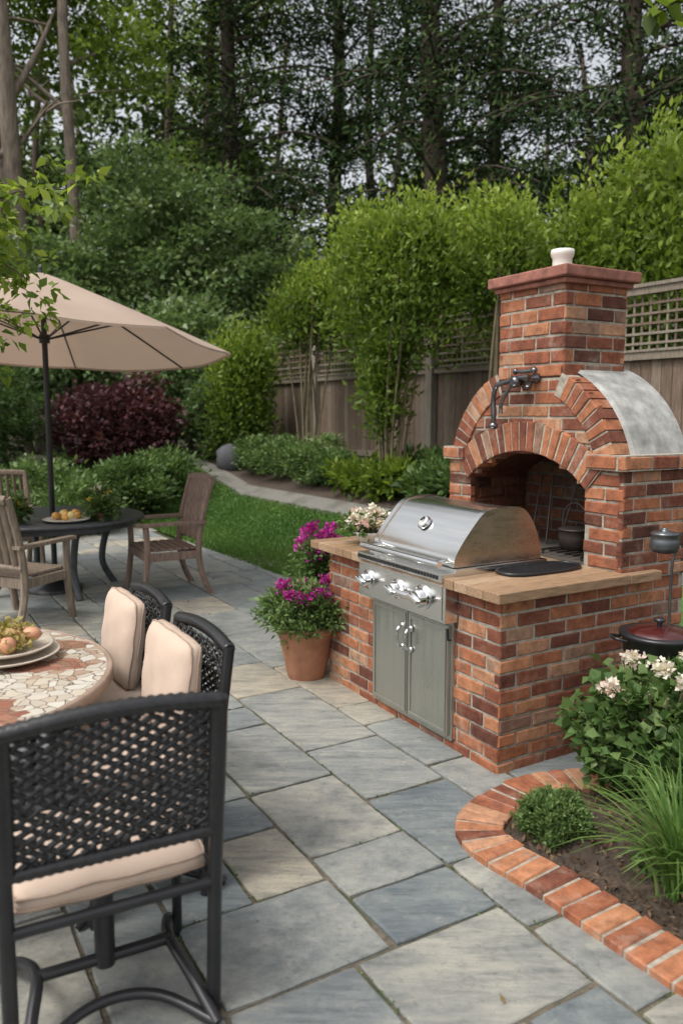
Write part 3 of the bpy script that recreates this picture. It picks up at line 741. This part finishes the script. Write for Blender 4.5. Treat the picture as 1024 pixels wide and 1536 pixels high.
# ---------------------------------------------------------------- foreground table
ft=empty('mosaic_table',(-1.675,2.92,0)); mb=MB()
lathe(mb,[(.765,.705),(.765,.742),(.75,.745),(.001,.745)],n=64,mat=0)
lathe(mb,[(.768,.70),(.780,.705),(.780,.742),(.768,.747),(.7655,.744)],n=64,mat=1)
for k in range(4):
    a=R(20+90*k); c_,s_=math.cos(a),math.sin(a)
    tube(mb,smoothpts([(.45*c_,.45*s_,.70),(.16*c_,.16*s_,.5),(.14*c_,.14*s_,.25),(.42*c_,.42*s_,.02)],6),.02,8,1)
lathe(mb,[(.2,.35),(.2,.37)],n=20,mat=1)
mb.obj('table_body',[M_mosaic,simple('table_rim',(.28,.20,.15),.5)],ft)
pl=empty('food_platter',(-1.38,3.18,.746)); mb=MB()
lathe(mb,[(.10,0),(.19,.02),(.215,.032),(.21,.036),(.17,.022),(.001,.012)],n=36)
lathe(mb,[(.09,.034),(.165,.048),(.19,.062),(.185,.066),(.15,.052),(.001,.04)],n=36)
mb.obj('plates',[simple('stoneware',(.52,.45,.37),.35,var=.15,bmp=0)],pl)
mb=MB()
for i in range(11):
    a=random.uniform(0,6.28);r_=random.uniform(.02,.11); blob(mb,(r_*math.cos(a),r_*math.sin(a),.085+random.uniform(0,.03)),(.045,.035,.03),random.choice((0,0,1)),bumpy=.1)
blob(mb,(.05,-.09,.085),(.035,.035,.035),1); 
mb.obj('food',[simple('bread_roll',(.45,.27,.12),.6,var=.3),simple('peach',(.52,.26,.15),.5,var=.2)],pl)
leafobj('salad',[crown((0,0,.10),(.12,.12,.035),40,12,.025,.03,.022,bias=.2)],leafmat('salad_leaf',[(0,(.12,.15,.03)),(.6,(.30,.27,.07)),(1,(.45,.34,.16))],.3),pl)

# ---------------------------------------------------------------- wicker chairs
def cushion(mb,x0,x1,y0,y1,z0,z1,mat,M=None,puff=.03,n=16):
    vs=[];cx,cy,cz=(x0+x1)/2,(y0+y1)/2,(z0+z1)/2; hx,hy,hz=(x1-x0)/2,(y1-y0)/2,(z1-z0)/2
    for s in (-1,1):
        for i in range(n+1):
            for j in range(n+1):
                u=-1+2*i/n; v=-1+2*j/n
                f=(1-abs(u)**6)*(1-abs(v)**6)
                h=hz*(.35+.65*f**.45) + puff*(1-u*u)*(1-v*v)*.5 if f>0 else hz*.35
                h+=.004*math.sin(7*u+3*v)*math.sin(5*v-2*u)
                rx=1-.05*abs(v)**6; ry=1-.05*abs(u)**6
                vs.append(V((cx+u*hx*rx,cy+v*hy*ry,cz+s*h)))
    m=(n+1)**2; fs=[]
    for s in (0,1):
        for i in range(n):
            for j in range(n):
                a=s*m+i*(n+1)+j; q=(a,a+1,a+n+2,a+n+1); fs.append(q if s==0 else q[::-1])
    edge=[i*(n+1) for i in range(n+1)]+[n*(n+1)+j for j in range(1,n+1)]+[i*(n+1)+n for i in range(n-1,-1,-1)]+[j for j in range(n-1,0,-1)]
    for k in range(len(edge)):
        a,b=edge[k],edge[(k+1)%len(edge)]; fs.append((a,b,b+m,a+m))
    if M is not None: vs=[M@v for v in vs]
    mb.add(vs,fs,mat,smooth=True)
    tube(mb,[vs[a+m] for a in edge]+[vs[edge[0]+m]],.004,6,mat+1,cap=False); tube(mb,[vs[a] for a in edge]+[vs[edge[0]]],.004,6,mat+1,cap=False)
def wickerchair(loc,rz,w=.53,H=1.0,backcush=True,zb=.57):
    e=empty('wicker_dining_chair',loc,rz); mb=MB(); h=w/2
    def by(z): return -max(0,z-.42)*.14
    for s in (-1,1):
        tube(mb,[(s*h,.04,0),(s*h,.02,.25),(s*h,0,.45),(s*h,by(.75),.75),(s*h,by(H-.02),H-.02)],.021,10)
        tube(mb,[(s*h,.44,.0),(s*h,.43,.42)],.017,8)
        tube(mb,[(s*h,0,.43),(s*h,.44,.43)],.017,8)
        tube(mb,smoothpts([(s*h*.95,-.04,.02),(s*h*.8,.10,.10),(s*h*.7,.22,.14),(s*h*.8,.36,.10),(s*h*.95,.50,.02)],6),.018,8)
    for y in (0,.44): tube(mb,[(-h,y,.43),(h,y,.43)],.016,8)
    tube(mb,[(0,.22,.12),(0,.22,.42)],.03,12); tube(mb,[(-h*.72,.22,.14),(h*.72,.22,.14)],.018,8); lathe(mb,[(.09,.40),(.09,.43)],(0,.22,0),20)
    tube(mb,smoothpts([(-h*.95,-.04,.02),(-h*.5,.1,.05),(0,.14,.06),(h*.5,.1,.05),(h*.95,-.04,.02)],6),.016,8)
    mb.obj('frame',[M_black],e)
    mb=MB()
    def wrap(a,b,r):
        a=V(a);b=V(b);n=max(4,int((b-a).length/.012)); pts=[a.lerp(b,i/n) for i in range(n+1)]
        tube(mb,pts,[r*(1 if i%2 else .84) for i in range(n+1)],10)
    z1=H-.02; z0=zb
    top=smoothpts([(-h,by(z1),z1-.01),(-h*.5,by(z1)-.008,z1+.008),(0,by(z1)-.01,z1+.014),(h*.5,by(z1)-.008,z1+.008),(h,by(z1),z1-.01)],11)
    tube(mb,top,[.026*(1 if i%2 else .82) for i in range(len(top))],10)
    wrap((-h,by(z0),z0),(h,by(z0),z0),.020)
    for s in (-1,1): wrap((s*(h-.012),by(z0),z0),(s*(h-.012),by(z1),z1),.019)
    Wd=w-.05; Hh=z1-z0-.03; sp=.030
    for sg in (1,-1):
        m_=.62*sg; c=-Hh-Wd
        while c<Hh+Wd:
            pts=[]; nseg=40; jj=random.uniform(-.005,.005)
            for i in range(nseg+1):
                x=-Wd/2+Wd*i/nseg; z=m_*x+c+jj
                if 0<=z<=Hh: pts.append((x,by(z0+z)+.004*math.sin(x/sp*math.pi*2.0+(c/sp)*math.pi)*sg,z0+.015+z))
            if len(pts)>1: tube(mb,pts,.0084,4,cap=False,flat=.5)
            c+=sp
    z=.02
    while z<Hh:
        tube(mb,[(-Wd/2,by(z0+z)+.006,z0+z+.015),(Wd/2,by(z0+z)+.006,z0+z+.015)],.0040,4,cap=False); z+=.045
    mb.obj('woven_back',[M_wicker],e)
    mb=MB(); cushion(mb,-h+.015,h-.015,.005,.45,.445,.54,0,puff=.015)
    if backcush:
        M4=Matrix.Translation((0,.065,.735))@Matrix.Rotation(R(90+8),4,'X')
        cushion(mb,-h+.035,h-.035,-.20,.195,-.045,.045,0,M=M4,puff=.035)
    mb.obj('cushions',[M_cush,M_piping],e)
wickerchair((-.605,2.0,0),R(26.8),.55,1.02,False,.60)
wickerchair((-.60,2.98,0),R(120.7),.54,.935,True,.5)
wickerchair((-.95,3.60,0),R(120.7),.50,.935,True,.5)

# ---------------------------------------------------------------- things on right
ck=empty('black_cooking_pot_on_stand',(1.53,3.74,0)); mb=MB()
lathe(mb,[(.06,.55),(.14,.565),(.165,.61),(.17,.675),(.185,.685),(.185,.695)],n=28,mat=0)
lathe(mb,[(.150,.6955),(.145,.706),(.10,.722),(.03,.731),(.001,.732)],n=28,mat=1)
lathe(mb,[(.186,.6952),(.186,.702),(.1505,.704)],n=28,mat=0)
lathe(mb,[(.012,.731),(.012,.75),(.028,.758),(.028,.77),(.001,.775)],n=14,mat=0)
for s in (-1,1): tube(mb,smoothpts([(s*.17,-.05,.67),(s*.215,-.04,.68),(s*.225,0,.68),(s*.215,.04,.68),(s*.17,.05,.67)],4),.008,6,0)
for k in range(3):
    a=R(30+120*k); tube(mb,[(.11*math.cos(a),.11*math.sin(a),.57),(.19*math.cos(a),.19*math.sin(a),0)],.009,6,0)
lathe(mb,[(.13,.545),(.14,.55),(.13,.555)],n=24,mat=0)
mb.obj('pot_and_stand',[M_black,M_redlid],ck)
lt=empty('garden_torch',(1.60,3.80,0)); mb=MB()
lathe(mb,[(.035,1.085),(.062,1.095),(.07,1.115),(.066,1.15),(.058,1.170),(.066,1.175),(.062,1.185),(.02,1.19),(.016,1.20),(.016,1.205),(.001,1.206)],(-.055,-.03,0),20,0)
tube(mb,smoothpts([(.0,0,0),(.0,0,.6),(.0,0,1.0),(.02,0,1.10),(.03,0,1.18)],5),.007,6,0); tube(mb,[(.02,0,1.10),(-.055,-.03,1.09)],.006,6)
mb.obj('torch_body',[M_pewter],lt)

# ---------------------------------------------------------------- bed plants
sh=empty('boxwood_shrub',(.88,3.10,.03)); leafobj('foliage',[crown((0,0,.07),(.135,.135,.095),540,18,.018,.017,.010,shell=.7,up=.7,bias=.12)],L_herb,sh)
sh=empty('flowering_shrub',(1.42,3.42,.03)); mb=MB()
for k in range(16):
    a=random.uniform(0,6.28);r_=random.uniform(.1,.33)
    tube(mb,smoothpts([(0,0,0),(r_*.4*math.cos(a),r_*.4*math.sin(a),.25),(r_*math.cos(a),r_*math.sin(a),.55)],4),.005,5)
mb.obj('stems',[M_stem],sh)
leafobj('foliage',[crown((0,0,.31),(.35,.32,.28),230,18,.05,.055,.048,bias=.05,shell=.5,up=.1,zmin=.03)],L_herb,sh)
fl=[crown((x,y,z),(.02,.02,.015),5,22,.024,.024,.022,out=.3) for (x,y,z) in ((-.27,-.12,.55),(-.06,-.15,.645),(.02,-.2,.60),(-.12,.0,.64),(.10,-.05,.66))]
leafobj('petals',fl,L_white,sh)
def grassclump(name,loc,nb,Lm,spread,mat,w=.006):
    mb=MB()
    for i in range(nb):
        a=random.uniform(0,6.28); L=Lm*random.uniform(.6,1.1); sp=random.uniform(.2,1)*spread; b=V((random.gauss(0,.03),random.gauss(0,.03),0))
        d=V((math.cos(a),math.sin(a),0)); sd=V((-d.y,d.x,0)); vs=[]
        for k in range(7):
            u=k/6; p=b+d*(sp*L*u**1.5)+V((0,0,L*(u-.62*sp*u**2.4))); ww=w*(1-u**2.5)+.0006
            vs+=[p-sd*ww,p+sd*ww]
        mb.add(vs,[(2*k,2*k+1,2*k+3,2*k+2) for k in range(6)],0,(random.random(),0,0),True)
    return mb.obj(name,[mat],loc=loc)
L_og=leafmat('ornamental_grass_blade',[(0,(.06,.13,.025)),(.5,(.13,.23,.05)),(1,(.26,.37,.12))],.35)
grassclump('ornamental_grass',(1.22,2.66,.04),280,.58,.95,L_og,.005)
grassclump('ornamental_grass',(1.47,2.95,.04),220,.6,.9,L_og,.005)
grassclump('ornamental_grass',(1.36,2.38,.04),150,.5,.9,L_og,.005)

# ---------------------------------------------------------------- garden shrubs & trees
def shrub(name,x,y,r,mat,ncl=120,per=40,cr=.16,L=.09,Wl=.05,z=None,parts=None,**k):
    z0=tz(x,y) if z is None else z
    e=empty(name,(x,y,z0)); mb=MB()
    for i in range(7):
        a=random.uniform(0,6.28); q=random.uniform(.2,.7)
        tube(mb,smoothpts([(0,0,-.05),(q*.4*r[0]*math.cos(a),q*.4*r[1]*math.sin(a),r[2]*.6),(q*r[0]*math.cos(a),q*r[1]*math.sin(a),r[2]*1.3)],4),[.03]*4+[.02]*4+[.012],5)
    mb.obj('branches',[M_bark],e)
    leafobj('foliage',[crown((0,0,r[2]*.95),(r[0],r[1],r[2]),ncl,per,cr,L,Wl,zmin=.03,**k)],mat,e)
    return e
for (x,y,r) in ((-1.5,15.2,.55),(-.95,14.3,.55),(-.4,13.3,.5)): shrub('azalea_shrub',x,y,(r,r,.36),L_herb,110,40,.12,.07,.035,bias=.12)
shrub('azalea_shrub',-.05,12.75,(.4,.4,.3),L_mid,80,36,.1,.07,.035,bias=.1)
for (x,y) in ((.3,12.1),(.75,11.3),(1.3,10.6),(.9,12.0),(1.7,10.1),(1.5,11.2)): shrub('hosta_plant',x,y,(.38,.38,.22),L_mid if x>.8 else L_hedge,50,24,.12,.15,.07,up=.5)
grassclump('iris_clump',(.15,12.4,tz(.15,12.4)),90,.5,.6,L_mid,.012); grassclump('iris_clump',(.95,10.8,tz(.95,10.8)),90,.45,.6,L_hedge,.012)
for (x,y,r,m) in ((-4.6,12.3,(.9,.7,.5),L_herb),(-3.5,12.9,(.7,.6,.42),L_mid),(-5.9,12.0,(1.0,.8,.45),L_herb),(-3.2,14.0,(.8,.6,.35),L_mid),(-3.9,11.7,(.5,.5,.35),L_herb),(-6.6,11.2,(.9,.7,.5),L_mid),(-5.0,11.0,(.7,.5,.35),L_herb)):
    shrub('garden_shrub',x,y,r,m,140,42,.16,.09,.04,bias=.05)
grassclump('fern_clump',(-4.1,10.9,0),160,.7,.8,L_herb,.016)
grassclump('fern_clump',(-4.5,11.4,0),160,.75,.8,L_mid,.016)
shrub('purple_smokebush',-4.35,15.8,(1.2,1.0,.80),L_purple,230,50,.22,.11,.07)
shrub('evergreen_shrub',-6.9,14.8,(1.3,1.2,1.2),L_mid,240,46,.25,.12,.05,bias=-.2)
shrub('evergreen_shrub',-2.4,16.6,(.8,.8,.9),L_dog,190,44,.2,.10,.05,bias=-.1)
mb=MB(); blob(mb,(0,0,.2),(.28,.2,.3),bumpy=.15); mb.obj('boulder',[M_rock],loc=(-2.15,15.4,tz(-2.15,15.4)))

def hedge(name,x0,y0,x1,y1,wd,z0,z1,ncl,per,mat,L,Wl,cr,shoots=True,stems=True,upr=.7,sbase=None):
    e=empty(name,(0,0,0)); a=rng.random(ncl); C=np.empty((ncl,3))
    dx,dy=x1-x0,y1-y0; ln=math.hypot(dx,dy); nx_,ny_=-dy/ln,dx/ln
    w=rng.uniform(-1,1,ncl)*wd
    hr=rng.random(ncl)**.75
    ph=random.uniform(0,6)
    tf=lambda s: z1+.38*np.sin(s*1.9+ph)+.25*np.sin(s*4.3+1+ph)
    C[:,0]=x0+dx*a+nx_*w; C[:,1]=y0+dy*a+ny_*w
    top=tf(a*ln)
    C[:,2]=z0+(top-z0)*hr
    cb=rng.random(ncl); idx=np.repeat(np.arange(ncl),per); n=len(idx)
    off=rng.normal(size=(n,3))*np.array([1,1,1.15])*cr*.55
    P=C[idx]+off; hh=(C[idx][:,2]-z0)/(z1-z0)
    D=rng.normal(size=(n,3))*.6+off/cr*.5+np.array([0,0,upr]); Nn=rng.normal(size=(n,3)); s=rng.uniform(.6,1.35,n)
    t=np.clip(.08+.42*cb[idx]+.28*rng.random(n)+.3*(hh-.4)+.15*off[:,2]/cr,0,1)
    parts=[(P,D,Nn,L*s,Wl*s,t)]
    if shoots:
        ns=int(ln*9); SP=[];TT=[]
        for i in range(ns):
            a_=random.random(); w_=random.uniform(-1,1)*wd; bx_=x0+dx*a_+nx_*w_; by_=y0+dy*a_+ny_*w_; zz=float(tf(a_*ln))-.25
            h=random.uniform(.3,.7); lx,ly=random.gauss(0,.2),random.gauss(0,.2)
            for k in range(32):
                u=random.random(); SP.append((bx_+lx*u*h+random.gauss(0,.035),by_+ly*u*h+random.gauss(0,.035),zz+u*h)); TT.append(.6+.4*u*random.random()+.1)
        SP=np.array(SP); n2=len(SP); D2=rng.normal(size=(n2,3))*.6+np.array([0,0,.7])
        parts.append((SP,D2,rng.normal(size=(n2,3)),L*rng.uniform(.6,1.2,n2),Wl*rng.uniform(.6,1.2,n2),np.clip(np.array(TT),0,1)))
    leafobj('foliage',parts,mat,e)
    if stems:
        mb=MB(); mx_,my_=(x0+x1)/2,(y0+y1)/2
        for i in range(int(ln*4)+6):
            a_=random.random(); w_=random.uniform(-1,1)*wd; ex=x0+dx*a_+nx_*w_; ey=y0+dy*a_+ny_*w_
            bx_=mx_+(ex-mx_)*.35; by_=my_+(ey-my_)*.35; g=tz(bx_,by_)
            tube(mb,smoothpts([(bx_,by_,g-.05),(bx_+random.gauss(0,.06),by_+random.gauss(0,.06),g+.9),(ex,ey,z0+.5*(z1-z0)),(ex+random.gauss(0,.15),ey+random.gauss(0,.1),z1-.2)],4),[.022]*4+[.017]*4+[.012]*4+[.006],6)
        mb.obj('stems',[M_stem],e)
    return e
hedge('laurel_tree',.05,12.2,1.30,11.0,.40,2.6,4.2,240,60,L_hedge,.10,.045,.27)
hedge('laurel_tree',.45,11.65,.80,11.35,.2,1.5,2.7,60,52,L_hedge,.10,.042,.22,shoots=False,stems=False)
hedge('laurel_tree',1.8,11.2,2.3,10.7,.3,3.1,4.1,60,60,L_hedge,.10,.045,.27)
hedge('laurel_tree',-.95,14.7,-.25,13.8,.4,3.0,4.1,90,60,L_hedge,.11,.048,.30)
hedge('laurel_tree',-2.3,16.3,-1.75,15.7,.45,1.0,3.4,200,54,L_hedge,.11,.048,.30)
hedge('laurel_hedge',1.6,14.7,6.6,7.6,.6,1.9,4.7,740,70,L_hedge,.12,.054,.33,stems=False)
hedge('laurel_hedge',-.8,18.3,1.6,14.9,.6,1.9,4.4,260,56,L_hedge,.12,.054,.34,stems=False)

def trunk(mb,base,top,r0,r1,bend=.2,limbs=(),n=10):
    b=V(base);t=V(top); pts=smoothpts([b,b.lerp(t,.33)+V((random.gauss(0,bend),random.gauss(0,bend),0)),b.lerp(t,.66)+V((random.gauss(0,bend),random.gauss(0,bend),0)),t],5)
    k=len(pts); tube(mb,pts,[r0*(1.25 if i==0 else 1)*(1-i/(k-1))+r1*i/(k-1) for i in range(k)],n)
    for (u,dx,dy,dz,r) in limbs:
        p=pts[int(u*(k-1))]; q=p+V((dx,dy,dz)); mid=p.lerp(q,.5)+V((random.gauss(0,.2),random.gauss(0,.2),-.1*abs(dx)))
        lp=smoothpts([p,mid,q],5); tube(mb,lp,[r*(1-.75*i/(len(lp)-1)) for i in range(len(lp))],7)
        for s in range(3):
            p2=lp[random.randint(3,len(lp)-2)]; q2=p2+V((random.gauss(0,.8),random.gauss(0,.8),random.uniform(-.2,.9)))
            tube(mb,[p2,p2.lerp(q2,.5)+V((0,0,.1)),q2],[r*.35,r*.25,r*.08],5)
def pine(x,y,H,r0,zc,spread,nb,per=28,dens=8):
    z=tz(x,y); e=empty('pine_tree',(x,y,z)); mb=MB()
    trunk(mb,(0,0,-.1),(random.gauss(0,.3),random.gauss(0,.3),H),r0,r0*.4,.12,n=12)
    C=[]
    for i in range(nb):
        u=random.random(); zz=zc+(H-zc)*u; a=random.uniform(0,6.28); Lb=spread*(1.0-.5*u)*random.uniform(.5,1.1)
        d=V((math.cos(a),math.sin(a),0)); p0=V((0,0,zz)); p1=p0+d*Lb*.5+V((0,0,.12*Lb)); p2=p0+d*Lb+V((0,0,-.10*Lb))
        pp=smoothpts([p0,p1,p2],5); tube(mb,pp,[.05*(1-.8*k/(len(pp)-1)) for k in range(len(pp))],5)
        for k in range(dens):
            v=random.uniform(.2,1.05); c=p0.lerp(p2,v)+V((0,0,.2*Lb*v*(1-v)*2))+V((random.gauss(0,.34),random.gauss(0,.34),random.gauss(0,.10))); C.append(c)
    C=np.array([tuple(c) for c in C]); idx=np.repeat(np.arange(len(C)),per); n=len(idx); off=rng.normal(size=(n,3))*np.array([.29,.29,.15])
    P=C[idx]+off; D=off*2.0+rng.normal(size=(n,3))*.5+np.array([0,0,.1]); Nn=rng.normal(size=(n,3))
    cb=rng.random(len(C))
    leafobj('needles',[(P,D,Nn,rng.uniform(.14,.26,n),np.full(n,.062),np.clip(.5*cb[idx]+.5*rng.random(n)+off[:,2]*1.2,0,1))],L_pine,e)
    mb.obj('trunk',[M_bark],e)
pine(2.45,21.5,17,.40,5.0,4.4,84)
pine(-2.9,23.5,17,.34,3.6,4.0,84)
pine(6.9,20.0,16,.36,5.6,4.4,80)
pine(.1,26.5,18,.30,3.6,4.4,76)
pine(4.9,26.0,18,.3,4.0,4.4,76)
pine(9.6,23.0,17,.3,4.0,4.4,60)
def decid(name,x,y,H,r0,lean,crowns,mat,bark,L=.16,Wl=.10,limbs=5,lz=2.4):
    z=tz(x,y); e=empty(name,(x,y,z)); mb=MB()
    lm=[(random.uniform(.35,.85),random.uniform(-2.2,2.2),random.uniform(-.5,1.5),random.uniform(.3*lz,lz),r0*.4) for _ in range(limbs)]
    trunk(mb,(0,0,-.1),(lean[0],lean[1],H),r0,r0*.5,.15,lm); mb.obj('trunk',[bark],e)
    leafobj('foliage',[crown(c,r,ncl,per,.42,L,Wl,shell=.25,up=.0,flat=.45,bias=.05) for (c,r,ncl,per) in crowns],mat,e)
decid('deciduous_tree',-6.95,19.0,15,.27,(-1.1,0),[((-1.2,2.4,11.4),(2.4,1.8,2.3),90,50),((1.6,1.5,9.3),(1.2,1.2,.8),26,44)],L_tree,M_barkl)
decid('deciduous_tree',-7.35,18.4,14,.25,(-1.9,.3),[((-1,2.8,10.5),(2.4,1.8,2.6),80,50)],L_tree,M_barkl)
decid('deciduous_tree',-6.3,19.6,15,.17,(.1,0),[((.2,2.4,11.9),(2.2,2,2.2),84,50)],L_tree,M_barkl)
decid('deciduous_tree',-4.3,25.5,16,.2,(.6,0),[((.5,1,12.5),(2.6,2.0,2.6),100,50),((0,1,8.4),(1.9,1.6,1.1),50,44)],L_tree,M_bark)
for (x,y,cs_) in ((-4.2,20.0,[((0,0,4.3),(3.0,2.0,2.4),240,56),((-.5,0,6.1),(2.0,1.5,1.1),70,54)]),
                  (-7.6,18.9,[((0,0,3.4),(2.4,2.0,2.0),190,56)]),
                  (-1.6,20.5,[((0,0,3.2),(2.2,1.8,2.3),190,56)]),
                  (-6.0,17.6,[((0,0,2.4),(1.8,1.2,1.6),130,54)]),(-3.4,17.9,[((0,0,2.0),(1.6,1.1,1.5),130,54)])):
    decid('dogwood_tree',x,y,2.6,.10,(.1,.1),cs_,L_dog,M_bark,.15,.085,3,lz=.9)
parts=[]
for i in range(44):
    x=random.uniform(-24,26); y=random.uniform(30,42); h=random.uniform(8,18)
    parts.append(crown((x,y,h*.58),(3.2,2.8,h*.42),100,30,.7,.34,.22,shell=.2,up=0,flat=.5,bias=.12 if x<-3 else -.08))
for i in range(26):
    x=-24+i*2; parts.append(crown((x,29+random.uniform(-1,2),2.6),(2.4,1.6,2.6),80,34,.6,.28,.18,shell=.3,up=0,bias=-.1))
bg=empty('distant_woodland'); leafobj('foliage',parts,L_back,bg); mb=MB()
for i in range(20):
    x=random.uniform(-20,22);y=random.uniform(28,38); trunk(mb,(x,y,.5),(x+random.gauss(0,1),y,16),random.uniform(.12,.28),.08,.3)
mb.obj('trunks',[M_bark],bg)

def nearbranch(name,base,pts,ncl,per,cr,mat,L,Wl):
    e=empty(name,base); mb=MB(); parts=[]
    for pl_ in pts:
        sp=smoothpts(pl_,6); tube(mb,sp,[.012*(1-.7*i/(len(sp)-1)) for i in range(len(sp))],6)
        for i in range(ncl):
            p=sp[random.randint(len(sp)//5,len(sp)-1)]; c=np.array(p)+rng.normal(size=3)*cr
            parts.append(crown(c,(.03,.03,.03),1,per,cr*.7,L,Wl,up=-.25,out=0,bias=.1))
    mb.obj('twigs',[M_bark],e); leafobj('foliage',parts,mat,e)
nearbranch('overhanging_maple_branch',(-2.80,5.2,0),[[(-.6,0,2.2),(.2,0,2.85),(.75,0,3.12),(1.10,0,3.14)],[(-.6,0,2.2),(.2,.2,2.6),(.55,.1,2.72),(.8,.0,2.6)],[(-.6,0,2.0),(0,0,2.25),(.4,0,2.4),(.85,0,2.38)],[(-.6,.2,2.6),(.2,.2,2.95),(.6,.2,2.95)],[(-.6,0,1.9),(.1,0,2.15),(.55,0,2.2)]],34,9,.08,L_hedge,.085,.045)
nearbranch('overhanging_maple_branch',(1.30,3.6,0),[[(.9,0,3.9),(.4,0,3.62),(.02,0,3.43)],[(.7,0,3.75),(.3,0,3.52),(.12,0,3.40)]],10,4,.05,L_hedge,.11,.075)

# ---------------------------------------------------------------- light, sky, camera
w=bpy.data.worlds.new('World'); S.world=w; w.use_nodes=True; nt=w.node_tree
sk=N(nt,'ShaderNodeTexSky',sky_type='NISHITA'); sk.sun_disc=False
sd=V((-.42,-.30,.86)).normalized()
sk.sun_elevation=math.asin(sd.z); sk.sun_rotation=math.atan2(sd.x,sd.y); sk.dust_density=5; sk.air_density=1.0; sk.ozone_density=.5
hs=N(nt,'ShaderNodeHueSaturation'); hs.inputs['Saturation'].default_value=.22; hs.inputs['Value'].default_value=1.6
nt.links.new(sk.outputs[0],hs.inputs['Color']); nt.links.new(hs.outputs[0],nt.nodes['Background'].inputs[0]); nt.nodes['Background'].inputs[1].default_value=.15
l=bpy.data.lights.new('sun','SUN'); l.energy=1.3; l.angle=R(14); l.color=(1,.95,.87)
lo=bpy.data.objects.new('sun',l); COL.objects.link(lo); lo.rotation_euler=(-sd).to_track_quat('-Z','Y').to_euler(); lo.location=(0,0,20)
cd=bpy.data.cameras.new('camera'); co=bpy.data.objects.new('camera',cd); COL.objects.link(co)
co.location=(0,0,1.75); co.rotation_euler=(R(90-7.06),0,0); cd.sensor_fit='VERTICAL'; cd.sensor_height=36; cd.sensor_width=24; cd.lens=28; cd.clip_end=1000
cd.dof.use_dof=True; cd.dof.focus_distance=4.3; cd.dof.aperture_fstop=2.0
S.camera=co
S.view_settings.view_transform='Standard'; S.view_settings.look='None'; S.view_settings.exposure=0
